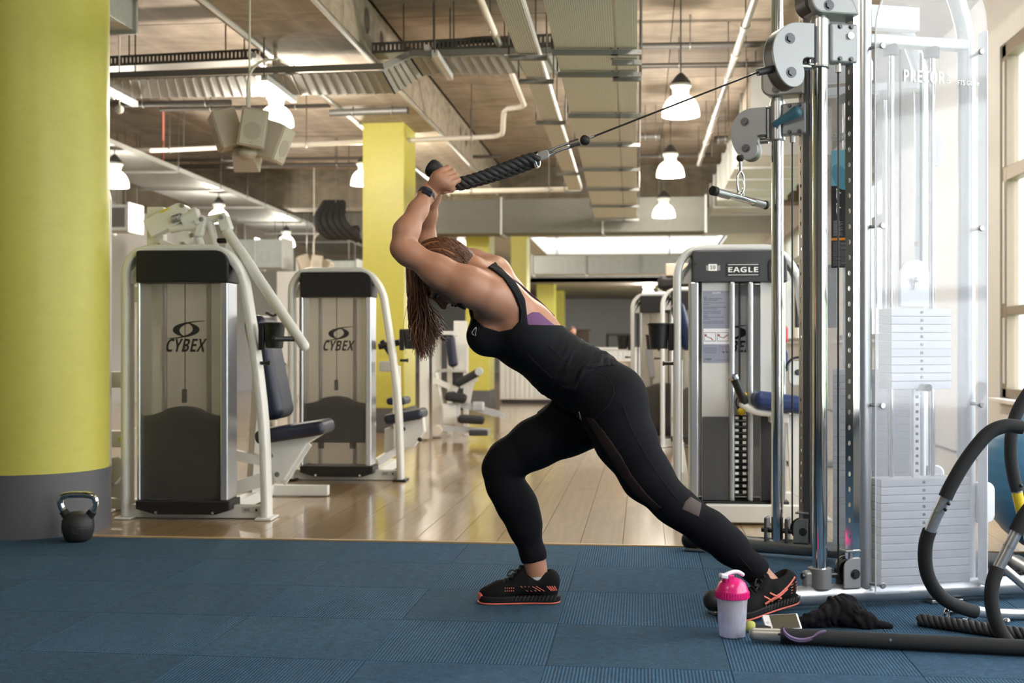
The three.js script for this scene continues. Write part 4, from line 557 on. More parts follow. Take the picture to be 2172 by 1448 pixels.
// ---------- cable machine: two towers set in a V ----------
const shieldMat = new THREE.MeshPhysicalMaterial({ color: new THREE.Color().setRGB(0.94, 0.95, 0.975), roughness: 0.06, transmission: 0.84, thickness: 0, ior: 1.34 });
const plateMat = std([0.56, 0.57, 0.6], 0.45, 0.25), plateMat2 = std([0.5, 0.51, 0.54], 0.45, 0.25), housing = std([0.36, 0.37, 0.385], 0.42, 0.3), whiteMetal = std([0.8, 0.81, 0.83], 0.35, 0.1);
const poster = canvasTex(256, 960, (c, w, h) => {
  c.fillStyle = '#23252b'; c.fillRect(0, 0, w, h); c.fillStyle = '#6fb3c8'; c.fillRect(0, 0, w, 290); c.fillStyle = '#9cccd8'; c.beginPath(); c.ellipse(190, 170, 80, 160, 0.4, 0, 7); c.fill(); c.fillStyle = '#4d93ab'; c.beginPath(); c.ellipse(60, 220, 50, 110, -0.3, 0, 7); c.fill(); c.fillStyle = '#15171b'; c.fillRect(92, 0, 22, 290);
  for (let r = 0; r < 2; r++) for (let i = 0; i < 3; i++) { const x = 40 + i * 84, y = 330 + r * 120; c.strokeStyle = '#d8d8d8'; c.lineWidth = 9; c.beginPath(); c.moveTo(x, y); c.lineTo(x - 4, y + 48); c.lineTo(x + 10, y + 96); c.stroke(); c.beginPath(); c.moveTo(x, y + 12); c.lineTo(x + 26, y + 22); c.stroke(); c.fillStyle = '#d8d8d8'; c.beginPath(); c.arc(x, y - 10, 9, 0, 7); c.fill(); }
  c.fillStyle = '#a8abb2'; for (let i = 0; i < 3; i++) for (let k = 0; k < 14; k++) c.fillRect(14 + i * 84, 576 + k * 9, 40 + ((k * 17 + i * 29) % 28), 3); c.fillStyle = '#e08a1e'; c.fillRect(0, 716, w, 20); c.fillStyle = '#8d9096'; for (let k = 0; k < 18; k++) c.fillRect(12, 750 + k * 11, 150 + ((k * 37) % 80), 3);
});
const cm = thing('cable_machine', 'tall silver two-tower cable machine with clear shields and weight stacks', 'cable machine');
function tower2(s) { // s = 1: the near tower, -1: the far one
  const h = new THREE.Group(); h.name = 'tower'; h.position.set(s > 0 ? 0.736 : 0.705, 0, s > 0 ? -4.137 : -5.015); h.rotation.y = s * 19 * Math.PI / 180; cm.add(h);
  const top = 2.5, cy = s > 0 ? 1.96 : 1.886, hb = s > 0 ? 1.967 : 1.9, hh = s > 0 ? 0.36 : 0.13;
  mesh('base_tube', [rod(V(-0.5, 0.045, 0), V(0.75, 0.045, 0), 0.033, 0.033, 24)], s > 0 ? M.silver : std([0.2, 0.205, 0.21], 0.4, 0.5), h);
  mesh('end_cap', [rod(V(-0.495, 0.045, 0), V(-0.54, 0.045, 0), 0.036, 0.034, 24), ball(0.034, -0.54, 0.045, 0, 0.8, 1, 1)], M.rubber, h); mesh('foot', rbox(0.09, 0.012, 0.06, -0.5, 0.008, 0, 0.003), M.steel, h); mesh('foot', rbox(0.12, 0.012, 0.06, 0.3, 0.008, 0, 0.003), M.steel, h);
  mesh('upright', [rod(V(0, 0.06, 0), V(0, top, 0), 0.029, 0.029, 28)], M.silver, h);
  mesh('chrome_pole', [rod(V(-0.157, 0.06, 0), V(-0.157, top, 0), 0.0245, 0.0245, 32)], M.chrome, h);
  mesh('pole_socket', s > 0 ? [rod(V(-0.157, 0.07, 0), V(-0.157, 0.135, 0), 0.039, 0.039, 28), rbox(0.05, 0.06, 0.03, -0.195, 0.1, 0, 0.02)] : [rbox(0.012, 0.1, 0.07, -0.2, 0.115, 0, 0.02), rbox(0.012, 0.1, 0.07, -0.114, 0.115, 0, 0.02)], s > 0 ? std([0.3, 0.305, 0.31], 0.4, 0.5) : M.darkSteel, h); mesh('socket_bolt', [cyl(0.011, 0.13, -0.157, 0.11, s > 0 ? 0.0 : 0, 'x', 10)], M.bolt, h);
  // perforated adjustment rail
  const rs = shape([[-0.013, 0.16], [0.013, 0.16], [0.013, top], [-0.013, top]]); for (let y = 0.24; y < top - 0.05; y += 0.0515) { const q = new THREE.Path(); q.absellipse(0, y, 0.005, 0.0085, 0, Math.PI * 2, true); rs.holes.push(q); }
  mesh('hole_rail', new THREE.ExtrudeGeometry(rs, { depth: 0.004, bevelEnabled: false, curveSegments: 6 }).rotateY(-0.75).translate(-0.055, 0, 0.012), s > 0 ? M.chrome : std([0.42, 0.33, 0.26], 0.35, 0.8), h); mesh('rail_web', [rbox(0.024, top - 0.16, 0.004, -0.036, (top + 0.16) / 2, 0.021, 0.001), box(0.012, top - 0.2, 0.012, -0.043, (top + 0.16) / 2, 0.004)], s > 0 ? M.chrome : M.darkSteel, h);
  mesh('rail_stop', [rbox(0.055, 0.008, 0.05, -0.05, 0.19, 0.005, 0.002), rbox(0.03, 0.05, 0.035, -0.045, 0.165, 0.005, 0.003)], M.steel, h);
  // lower pulley
  const pl = mesh('pulley_bracket', [0, 1].map(k => extrude(roundRect(0.06, 0.1, [0.002, 0.002, 0.002, 0.035], -0.055, 0.118), 0.008, 0.002).translate(0, 0, k ? -0.034 : 0.024)), s > 0 ? housing : std([0.26, 0.265, 0.27], 0.4, 0.4), h); mesh('pulley_wheel', [T(new THREE.TorusGeometry(0.036, 0.011, 10, 28), -0.058, 0.122, 0), cyl(0.036, 0.012, -0.058, 0.122, 0, 'z', 28)], M.black, pl); mesh('axle_bolt', bolts([[-0.045, 0.115, 0.036]], 0.011), M.bolt, pl);
  mesh('cable', cyl(0.0035, cy - 0.28, -0.094, (cy - 0.02) / 2 + 0.0, 0.008, 'y', 8), M.black, h);
  // carriage
  const ca = new THREE.Group(); ca.name = 'carriage'; ca.position.y = cy - 1.96; h.add(ca);
  mesh('sleeve', [rod(V(-0.157, 1.8, 0), V(-0.157, 1.955, 0), 0.0315, 0.0315, 28)], M.silver, ca); mesh('sleeve_ring', [T(new THREE.TorusGeometry(0.029, 0.004, 8, 28), -0.157, 1.798, 0, Math.PI / 2), rod(V(-0.157, 1.955, 0), V(-0.157, 1.975, 0), 0.028, 0.026, 28)], M.steel, ca);
  mesh('carriage_plate', rbox(0.098, 0.13, 0.05, -0.083, 1.877, 0.006, 0.008), housing, ca); mesh('plate_bolts', bolts([[-0.1, 1.93, 0.034], [-0.06, 1.93, 0.034], [-0.1, 1.823, 0.034], [-0.06, 1.823, 0.034]], 0.006), M.bolt, ca, { kind: 'stuff' });
  if (s > 0) mesh('pop_pin', cyl(0.011, 0.012, -0.064, 1.9, 0.034, 'z', 18), M.chrome, ca); else mesh('lever_handle', [aim(lathe([[0.001, -0.06], [0.012, -0.058], [0.014, -0.03], [0.02, 0.02], [0.025, 0.05], [0.02, 0.066], [0.001, 0.07]], 20), V(-0.16, 1.855, 0.05), V(-0.06, 1.9, 0.06))], std([0.06, 0.17, 0.25], 0.45), ca, { label: 'steel blue plastic lever' });
  mesh('cable_ferrule', cyl(0.011, 0.03, -0.094, 1.798, 0.008, 'y', 14), M.steel, ca);
  const kid = new THREE.Shape(), K = (x, y) => [(x - 1745) / 632 - 0.157, 1.87 - (y - 103) / 632]; kid.moveTo(...K(1720, 63)); kid.lineTo(...K(1682, 63)); kid.bezierCurveTo(...K(1655, 64), ...K(1627, 88), ...K(1627, 124)); kid.bezierCurveTo(...K(1628, 160), ...K(1648, 198), ...K(1672, 198)); kid.bezierCurveTo(...K(1690, 198), ...K(1698, 184), ...K(1698, 170)); kid.bezierCurveTo(...K(1698, 156), ...K(1690, 150), ...K(1696, 138)); kid.lineTo(...K(1702, 135)); kid.lineTo(...K(1720, 135)); kid.closePath();
  const kg = ca; mesh('cover_plate', extrude(kid, 0.01, 0.002).translate(0, 0, 0.03), housing, kg); mesh('cover_plate', extrude(kid, 0.01, 0.002).translate(0, 0, -0.04), housing, kg); mesh('cover_core', extrude(kid, 0.064, 0.0).scale(0.985, 0.998, 1).translate(-0.004, 0.004, -0.032), M.charcoal, kg);
  mesh('cover_bolts', bolts([[...K(1665, 98), 0.043], [...K(1668, 168), 0.043]], 0.012), M.bolt, kg, { kind: 'stuff' });
  mesh('hinge', [rod(V(-0.196, 1.795, 0), V(-0.196, 1.94, 0), 0.01, 0.01, 12), rbox(0.05, 0.012, 0.03, -0.18, 1.805, 0), rbox(0.05, 0.012, 0.03, -0.18, 1.935, 0), rod(V(...K(1700, 148), 0), V(...K(1722, 148), 0), 0.012, 0.012, 12)], M.steel, ca);
  if (s > 0) mesh('cable_guide', [rod(V(...K(1636, 158), 0), V(...K(1604, 166), 0), 0.013, 0.012, 16)], M.charcoal, kg);
  // top housing
  mesh('top_housing', [extrude(roundRect(0.17, hh, [0.04, 0.004, 0.02, 0.05], -0.125, hb + hh / 2), 0.1, 0.006).translate(0, 0, -0.05)], s > 0 ? housing : std([0.34, 0.33, 0.31], 0.4, 0.35), h); mesh('housing_rim', extrude(roundRect(0.18, hh, [0.045, 0.004, 0.02, 0.05], -0.13, hb + hh / 2 + 0.004), 0.08, 0.004).translate(0, 0, -0.06), M.charcoal, h); mesh('housing_bolts', bolts([[-0.15, hb + 0.025, 0.053], [-0.16, hb + 0.075, 0.053]], 0.012), M.bolt, h, { kind: 'stuff' });
  // frame round the stack, rods, plates
  mesh('rear_post', [new THREE.TubeGeometry(curve([[0.02, 2.2, -0.03], [0.2, 2.2, -0.03], [0.34, 2.13, -0.03], [0.4, 1.97, -0.03], [0.41, 1.8, -0.03], [0.41, 1.2, -0.03], [0.41, 0.05, -0.03]], false, 0.3), 70, 0.03, 16)], std([0.6, 0.61, 0.65], 0.35, 0.5), h);
  mesh('cross_member', [rbox(0.4, 0.035, 0.05, 0.2, 1.905, -0.02, 0.006), rbox(0.2, 0.08, 0.04, 0.12, 1.985, -0.03, 0.004)], whiteMetal, h);
  for (const x of [0.115, 0.27]) { mesh('guide_rod', cyl(0.0115, 1.82, x, 0.98, -0.02, 'y', 16), M.chrome, h); mesh('rod_bush', cyl(0.026, 0.035, x, 1.875, -0.02, 'y', 18), M.charcoal, h); }
  mesh('stack_cable', cyl(0.004, 0.85, 0.145, 1.45, -0.01, 'y', 8), M.charcoal, h); mesh('stack_cable', cyl(0.004, 0.85, 0.235, 1.45, -0.03, 'y', 8), M.charcoal, h);
  const n = s > 0 ? 13 : 26, dots = [];
  for (let i = 0; i < n; i++) { mesh('weight_plate', rbox(s > 0 ? 0.335 : 0.3, 0.0262, 0.085, 0.222, 0.085 + i * 0.0273, -0.02, 0.0025, 0, 0, 0, 1), i % 3 ? plateMat : plateMat2, h); dots.push(cyl(0.0055, 0.003, 0.214, 0.085 + i * 0.0273, 0.0235, 'z', 10)); }
  mesh('rubber_buffer', [cyl(0.022, 0.03, 0.12, 0.058, -0.02, 'y', 16), cyl(0.022, 0.03, 0.3, 0.058, -0.02, 'y', 16)], M.rubber, h, { kind: 'stuff' });
  if (s > 0) {
    for (let i = 0; i < 10; i++) { mesh('weight_plate', rbox(0.226, 0.0262, 0.085, 0.206, 0.74 + i * 0.0273, -0.02, 0.0025, 0, 0, 0, 1), i % 4 ? plateMat : plateMat2, h); dots.push(cyl(0.0055, 0.003, 0.206, 0.74 + i * 0.0273, 0.0235, 'z', 10)); }
    mesh('selector_rod', rbox(0.026, 0.32, 0.016, 0.2, 0.58, -0.005, 0.003), whiteMetal, h); for (let i = 0; i < 12; i++) dots.push(cyl(0.0055, 0.003, 0.2, 0.45 + i * 0.025, 0.004, 'z', 10));
    mesh('head_plate', [extrude(roundRect(0.11, 0.16, [0.004, 0.004, 0.05, 0.05], 0.195, 1.085), 0.02, 0.003).translate(0, 0, -0.02)], whiteMetal, h); mesh('head_knob', [ball(0.011, 0.19, 1.095, 0.012), cyl(0.007, 0.02, 0.19, 1.075, 0.004, 'y', 12)], M.chrome, h); mesh('pin_knob', [cyl(0.012, 0.05, 0.207, 0.733, 0.04, 'z', 14)], M.charcoal, h);
  }
  mesh('plate_holes', dots, M.charcoal, h, { kind: 'stuff' });
  for (const [x, y, z, r] of [[0.43, 1.66, -0.06, 0.076], [0.435, 0.335, -0.02, 0.07]]) mesh('pulley_cover', [extrude(roundRect(0.06, r * 2, [0.004, 0.03, 0.03, 0.004]), 0.03, 0.004).translate(x + 0.03, y, z)], whiteMetal, h);
  // clear shield
  const so = new THREE.Shape(), x0 = 0.01, x1 = 0.425; so.moveTo(x0, 0.052); so.lineTo(0.135, 0.052); so.lineTo(0.15, 0.075); so.lineTo(x1, 0.075); so.lineTo(x1, 1.95); so.bezierCurveTo(x1, 2.05, x1 - 0.05, 2.1, x1 - 0.12, 2.1); so.lineTo(x0 + 0.1, 2.1); so.bezierCurveTo(x0 + 0.03, 2.07, x0, 2.0, x0, 1.9); so.closePath();
  const sh = mesh('shield', extrude(so, 0.005, 0.001).translate(0, 0, s > 0 ? 0.062 : 0.062), shieldMat, h, { label: 'hazy clear plastic shield' });
  mesh('shield_edge', [new THREE.TubeGeometry(curve([[x0, 0.06, 0.0645], [x0, 0.6, 0.0645], [x0, 1.9, 0.0645], [x0 + 0.03, 2.02, 0.0645], [x0 + 0.1, 2.09, 0.0645]], false, 0.2), 60, 0.0022, 6), rbox(0.006, 1.88, 0.05, x1 + 0.002, 1.0, 0.04, 0.002)], std([0.92, 0.93, 0.95], 0.3, 0, { transmission: 0.3, thickness: 0 }), sh);
  const scr = []; for (const y of [1.865, 1.27, 0.675, 0.08]) for (const x of y < 0.1 ? [0.035] : [0.034, 0.402]) { scr.push([x, y]); mesh('standoff', [rod(V(x < 0.1 ? 0 : 0.41, y, 0), V(x, y, 0.062), 0.006, 0.006, 8)], M.steel, sh); mesh('shield_screw', [cyl(0.0085, 0.006, x, y, 0.07, 'z', 18), T(new THREE.TorusGeometry(0.0085, 0.002, 6, 18), x, y, 0.069)], M.steel, sh); }
  const ink = std([0.95, 0.95, 0.95], 0.6), inkG = std([0.4, 0.4, 0.41], 0.5);
  if (s > 0) { mesh('lettering', text('PRECOR', 0.041, 0.001, font, { w: 0.152 }).translate(0.188, 1.77, 0.068), ink, sh); mesh('lettering', text('USA', 0.012, 0.001, font, { w: 0.036 }).rotateZ(Math.PI / 2).translate(0.276, 1.77, 0.068), std([0.8, 0.82, 0.86], 0.6), sh); mesh('lettering', text('FTS Glide', 0.016, 0.001, font, { w: 0.082 }).translate(0.352, 1.757, 0.068), ink, sh); }
  else { mesh('lettering', text('PRECOR', 0.034, 0.001, font, { w: 0.17 }).translate(0.16, 1.71, 0.068), inkG, sh); mesh('poster', flat(0.15, 0.47, 0.15, 1.42, 0.0695), std([1, 1, 1], 0.5, 0, { map: poster }), sh, { keepUV: true, label: 'dark exercise poster with a pale blue photo on top' }); }
  h.updateMatrix(); for (const c of [...h.children]) { c.applyMatrix4(h.matrix); cm.add(c); } cm.remove(h); scene.add(h); h.updateMatrixWorld(true); scene.remove(h);
  return [h];
}
const [nearTower] = tower2(1), [farTower] = tower2(-1);
mesh('rear_base', [rod(V(1.42, 0.045, -4.4), V(1.42, 0.045, -4.76), 0.033, 0.033, 20)], M.silver, cm); mesh('top_bridge', [rod(nearTower.localToWorld(V(0, 2.46, 0)), V(0.72, 2.46, -5.01), 0.03, 0.03, 16)], M.silver, cm);
scene.updateMatrixWorld(true);
const K2 = (x, y) => V((x - 1745) / 632 - 0.157, 1.87 - (y - 103) / 632, 0.01);
const ropeD = 4.0;
{ // pull cable, rope handle
  const a = nearTower.localToWorld(K2(1606, 165).setZ(0)), b = at(1252, 292, ropeD); mesh('pull_cable', rod(a, b, 0.0032, 0.0032, 8), M.black, cm);
  mesh('cable_stop', [ball(0.0175, ...at(1241, 297, ropeD).toArray())], M.rubber, cm); mesh('cable_eye', [rod(at(1252, 292, ropeD), at(1260, 289, ropeD), 0.0045, 0.0045, 8)], M.steel, cm);
  const t = thing('rope_handle', 'black twisted triceps rope held in both hands', 'rope handle'), P = (x, y, z = 0) => at(x, y, ropeD - z);
  mesh('swivel', [rod(P(1228, 301), P(1208, 307), 0.013, 0.012, 14)], std([0.2, 0.17, 0.16], 0.35, 0.8), t);
  mesh('link', [tube([P(1212, 302, 0.004), P(1190, 309, 0.004), P(1162, 322, 0.004), P(1155, 330), P(1165, 329, -0.004), P(1190, 318, -0.004), P(1214, 311, -0.004)], 0.0048, 40, 8)].flat(), M.steel, t);
  mesh('clamp_plate', [T(extrude(roundRect(0.05, 0.03, 0.012), 0.012, 0.002), ...P(1149, 331).toArray(), 0, YAW, 0.35)], M.steel, t); mesh('clamp_ring', [T(new THREE.TorusGeometry(0.021, 0.006, 10, 24), ...P(1139, 340).toArray(), 0, YAW + 1.2, 0.35)], M.chrome, t);
  const strand = (pts, R, turns, name) => { // three plies wound round a path
    const c = curve(pts), N = 150, fr = c.computeFrenetFrames(N), g = []; for (let k = 0; k < 3; k++) { const q = []; for (let i = 0; i <= N; i++) { const a = i / N * turns * Math.PI * 2 + k * 2.0944, p = c.getPointAt(i / N); q.push(p.addScaledVector(fr.normals[i], Math.cos(a) * R * 0.52).addScaledVector(fr.binormals[i], Math.sin(a) * R * 0.52)); } g.push(new THREE.TubeGeometry(curve(q), N * 2, R * 0.56, 8)); } return mesh(name, g, std([0.022, 0.022, 0.026], 0.62), t);
  };
  strand([P(1141, 333, 0.012), P(1110, 341, 0.016), P(1060, 360, 0.024), P(1010, 378, 0.03), P(968, 388, 0.034), P(945, 376, 0.034), P(930, 365, 0.034)], 0.0188, 5.5, 'rope_strand'); strand([P(1141, 341, -0.012), P(1112, 352, -0.018), P(1060, 370, -0.028), P(1010, 384, -0.034), P(970, 392, -0.036), P(948, 380, -0.036), P(934, 369, -0.036)], 0.0188, 5.5, 'rope_strand');
  for (const z of [0.034, -0.036]) mesh('rubber_stopper', [aim(lathe([[0.001, -0.024], [0.02, -0.024], [0.028, -0.016], [0.031, 0], [0.03, 0.014], [0.024, 0.024], [0.012, 0.028], [0.001, 0.029]], 28), P(936, 369, z), P(908, 351, z))], M.rubber, t);
}
{ // idle handle on the far tower
  const d = 4.82, P = (x, y, z = 0) => at(x, y, d - z), t = thing('bar_handle', 'short chrome bar handle hanging from the far tower by a clip', 'handle');
  mesh('stop_ball', ball(0.016, ...P(1570, 335).toArray()), M.rubber, t); mesh('swivel', rod(P(1570, 343), P(1571, 362), 0.008, 0.007), M.steel, t);
  mesh('clip', tube([P(1571, 362), P(1564, 375, 0.004), P(1565, 400), P(1571, 412), P(1577, 402), P(1577, 376, -0.004), P(1572, 364)], 0.005, 40, 8, false), M.chrome, t); mesh('eye', [T(new THREE.TorusGeometry(0.014, 0.005, 8, 20), ...P(1571, 413).toArray(), 0, 0.6, 0), rod(P(1571, 418), P(1573, 424), 0.008, 0.01)], M.steel, t);
  mesh('bar', rod(P(1545, 413, 0.05), P(1600, 428, -0.05), 0.0135, 0.0135, 20), M.chrome, t); for (const [a, b, za, zb] of [[1518, 1546, 0.1, 0.05], [1598, 1622, -0.05, -0.1]]) mesh('knurled_grip', rod(P(a, 405 + (a - 1512) * 0.27, za), P(b, 405 + (b - 1512) * 0.27, zb), 0.0165, 0.0165, 20), M.steel, t);
  mesh('end_cap', [rod(P(1511, 404, 0.11), P(1519, 406, 0.097), 0.019, 0.019, 20)], M.rubber, t); mesh('end_cap', [rod(P(1621, 434, -0.095), P(1625, 435.5, -0.103), 0.018, 0.018, 20)], M.rubber, t);
}

// ---------- things on the floor ----------
{ // kettlebell
  const c = ph(170, 1146), t = thing('kettlebell', 'black kettlebell with a chrome handle at the foot of the round column', 'kettlebell', [c.x, 0, c.z + 0.02], YAW), k = 2550 / 5.4;
  mesh('bell', [lathe([[0.001, 0.001], [0.04, 0.002], [0.058, 0.014], [0.069, 0.045], [0.071, 0.066], [0.0695, 0.067], [0.0695, 0.07], [0.071, 0.071], [0.068, 0.095], [0.054, 0.12], [0.03, 0.132], [0.001, 0.134]], 48)], std([0.025, 0.025, 0.026], 0.55), t);
  const hp = [[-0.05, 0.118, 0], [-0.072, 0.15, 0], [-0.078, 0.18, 0], [-0.062, 0.203, 0], [0, 0.209, 0], [0.062, 0.203, 0], [0.078, 0.18, 0], [0.072, 0.15, 0], [0.05, 0.118, 0]];
  mesh('handle', [new THREE.TubeGeometry(curve(hp), 60, 0.0155, 16)], M.chrome, t); for (const s of [-1, 1]) mesh('collar', [rod(V(s * 0.046, 0.108, 0), V(s * 0.066, 0.135, 0), 0.021, 0.019, 18)], M.rubber, t); mesh('lettering', [text('10', 0.02, 0.002).translate(0.01, 0.05, 0.0685)], std([0.05, 0.05, 0.05], 0.35), t);
}
{ // shaker bottle
  const c = ph(1553, 1350), t = thing('shaker_bottle', 'clear shaker bottle with a hot pink lid, half full of water', 'bottle', [c.x, 0.002, c.z], YAW + 0.2), pink = std([0.78, 0.012, 0.2], 0.28, 0, { clearcoat: 0.4 }), frost = new THREE.MeshPhysicalMaterial({ color: new THREE.Color().setRGB(0.95, 0.94, 0.97), roughness: 0.22, transmission: 0.78, thickness: 0, ior: 1.35 });
  const o = [[0.001, 0.002], [0.036, 0.0], [0.039, 0.004], [0.041, 0.03], [0.0455, 0.115], [0.0462, 0.128]];
  mesh('cup', lathe([...o, ...o.map(p => [Math.max(0.001, p[0] - 0.0016), p[1] + 0.0016]).reverse()], 48), frost, t);
  mesh('water', lathe([[0.001, 0.004], [0.0365, 0.004], [0.0392, 0.03], [0.0425, 0.084], [0.001, 0.084]], 48), new THREE.MeshPhysicalMaterial({ color: new THREE.Color().setRGB(0.78, 0.8, 0.93), roughness: 0.12, transmission: 0.9, thickness: 0, ior: 1.33 }), t);
  const lid = mesh('lid', [lathe([[0.049, 0.116], [0.0505, 0.118], [0.0505, 0.136], [0.048, 0.14], [0.046, 0.145], [0.04, 0.16], [0.028, 0.171], [0.012, 0.176], [0.001, 0.177]], 56), ...Array.from({ length: 40 }, (_, i) => rod(V(Math.cos(i * 0.157) * 0.0505, 0.118, Math.sin(i * 0.157) * 0.0505), V(Math.cos(i * 0.157) * 0.0505, 0.135, Math.sin(i * 0.157) * 0.0505), 0.0014, 0.0014, 5))], pink, t);
  mesh('spout', [rod(V(-0.022, 0.162, 0.012), V(-0.024, 0.186, 0.012), 0.011, 0.01, 16), rbox(0.02, 0.028, 0.006, -0.012, 0.174, 0.022, 0.003)], pink, lid); mesh('flip_cap', [tube([V(-0.04, 0.181, 0.01), V(-0.022, 0.188, 0.01), V(0.0, 0.193, 0.005), V(0.02, 0.191, 0), V(0.034, 0.183, -0.002)], 0.0065, 24, 8), rbox(0.03, 0.014, 0.024, -0.03, 0.183, 0.012, 0.005, 0, 0, -0.2)].flat(), std([0.74, 0.72, 0.78], 0.3), lid, { label: 'pale grey flip cap strap' });
}
// floor bar in front
const barA = ph(1600, 1362), barB = ph(2190, 1392);
{
  const t = thing('floor_bar', 'long black foam-covered bar lying along the carpet with a grey end sleeve', 'bar'), up = V(0, 0.024, 0), a = barA.clone().add(up), b = barB.clone().add(up), L = a.distanceTo(b), d = b.clone().sub(a).normalize();
  mesh('foam_sleeve', [rod(a.clone().addScaledVector(d, 0.075), b, 0.0225, 0.0225, 28)], M.foam, t); mesh('end_sleeve', [rod(a, a.clone().addScaledVector(d, 0.085), 0.019, 0.021, 24), ball(0.019, a.x, a.y, a.z, 0.9, 1, 1)], std([0.4, 0.39, 0.37], 0.4, 0.6), t); mesh('sleeve_rivet', [cyl(0.004, 0.003, ...a.clone().addScaledVector(d, 0.07).add(V(0, 0.008, 0.019)).toArray(), 'z', 10)], M.bolt, t); mesh('foam_rivet', [cyl(0.004, 0.003, ...a.clone().addScaledVector(d, 0.38).add(V(0, 0.008, 0.0215)).toArray(), 'z', 10)], M.steel, t);
}
const garmentSpot = ph(1765, 1338);
{ // purple trimmed strap hanging over the bar
  const P = (x, y, d) => at(x, y, d), t = thing('purple_strap', 'purple edged band looping over the floor bar', 'strap'), pts = [[1660, 1330], [1664, 1340], [1676, 1350], [1692, 1355], [1708, 1355], [1724, 1350], [1738, 1341], [1752, 1338]].map(([x, y]) => P(x, y, 3.485));
  mesh('band', new THREE.TubeGeometry(curve(pts), 50, 0.0042, 8), std([0.2, 0.13, 0.26], 0.7), t); mesh('inner_edge', new THREE.TubeGeometry(curve(pts.map(p => p.clone().add(V(0, -0.006, 0.001)))), 50, 0.003, 6), std([0.1, 0.07, 0.14], 0.8), t);
}
{ // phone and small yellow roller
  const c = ph(1660, 1341), t = thing('phone', 'white smartphone lying against the black garment', 'phone', [c.x, 0.026, c.z - 0.022], YAW); t.rotation.set(-0.8, YAW + 0.1, 0.04, 'YXZ');
  mesh('case', rbox(0.115, 0.056, 0.008, 0, 0, 0, 0.006), std([0.82, 0.8, 0.8], 0.3), t); mesh('screen', box(0.085, 0.05, 0.001, 0.008, 0, 0.0042), std([0.1, 0.085, 0.06], 0.08), t); mesh('home_button', cyl(0.004, 0.001, -0.046, 0, 0.0045, 'z', 14), std([0.6, 0.58, 0.58], 0.3), t);
  const b = ph(1592, 1341), r = thing('massage_ball', 'small yellow green ball beside the shaker bottle', 'ball', [b.x, 0.018, b.z]); mesh('ball_shell', ball(0.018, 0, 0, 0), std([0.5, 0.52, 0.12], 0.7), r); mesh('black_band', rod(V(0.008, 0, 0), V(0.06, -0.006, 0.004), 0.012, 0.009), M.rubber, r);
}
// ab roller frame at the right edge
{
  const t = thing('ab_roller', 'grey tube ab roller with black foam grips at the right edge', 'exercise frame');
  const seg = (name, pts, d0, d1, r, mat, n = 40) => { const q = pts.map(([x, y], i) => at(x, y, d0 + (d1 - d0) * i / (pts.length - 1))); return mesh(name, new THREE.TubeGeometry(curve(q), n, r, 18), mat, t); };
  seg('foam_grip', [[2168, 906], [2135, 903], [2100, 916], [2068, 950], [2040, 990], [2016, 1032], [2005, 1055]], 3.66, 3.68, 0.0215, M.foam); seg('tube', [[2200, 903], [2166, 905]], 3.65, 3.66, 0.0175, M.silver); seg('tube', [[2008, 1048], [1992, 1082], [1979, 1112], [1969, 1135]], 3.68, 3.7, 0.017, M.silver);
  seg('foam_grip', [[1972, 1124], [1964, 1150], [1962, 1185], [1968, 1220], [1985, 1252], [2012, 1276], [2045, 1290], [2070, 1297]], 3.7, 3.76, 0.0215, M.foam); seg('tube', [[2062, 1294], [2100, 1300], [2150, 1302], [2230, 1300]], 3.76, 3.85, 0.017, M.silver);
  seg('foam_grip', [[2200, 1060], [2172, 1095], [2155, 1128]], 3.5, 3.5, 0.0215, M.foam); seg('tube', [[2160, 1120], [2140, 1160], [2122, 1195], [2112, 1215]], 3.5, 3.5, 0.0165, M.silver);
  seg('foam_grip', [[2117, 1204], [2106, 1235], [2103, 1270], [2110, 1310], [2128, 1348], [2155, 1380], [2200, 1410]], 3.5, 3.46, 0.0205, M.foam);
  seg('foam_grip', [[2190, 820], [2160, 868], [2146, 915], [2144, 965], [2150, 1010], [2158, 1040]], 3.95, 3.95, 0.0205, M.foam); seg('tube', [[2156, 1034], [2166, 1080], [2180, 1130]], 3.95, 3.95, 0.0165, M.silver); seg('warning_label', [[2157, 1044], [2163, 1070], [2168, 1092]], 3.945, 3.945, 0.0172, M.yellow);
  for (const [x, y, d] of [[2012, 1068, 3.66], [2005, 1080, 3.66], [2166, 1030, 3.93]]) mesh('push_button', ball(0.006, ...at(x, y, d).toArray(), 1, 1, 1, 10), M.black, t); seg('joint_ring', [[1991, 1084], [1990, 1086]], 3.685, 3.685, 0.0185, M.steel, 2); seg('joint_ring', [[2140, 1158], [2139, 1160]], 3.5, 3.5, 0.018, M.steel, 2);
  seg('cross_tube', [[2130, 1205], [2172, 1240], [2220, 1275]], 3.9, 3.85, 0.015, M.silver); mesh('wing_nut', [ball(0.012, ...at(2135, 1318, 3.7).toArray())], M.chrome, t);
  seg('floor_tube', [[2200, 1410], [2260, 1412], [2330, 1395]], 3.46, 3.5, 0.0205, M.foam); seg('floor_tube', [[2180, 1130], [2200, 1210], [2240, 1275], [2300, 1300]], 3.95, 3.92, 0.0165, M.silver);
}
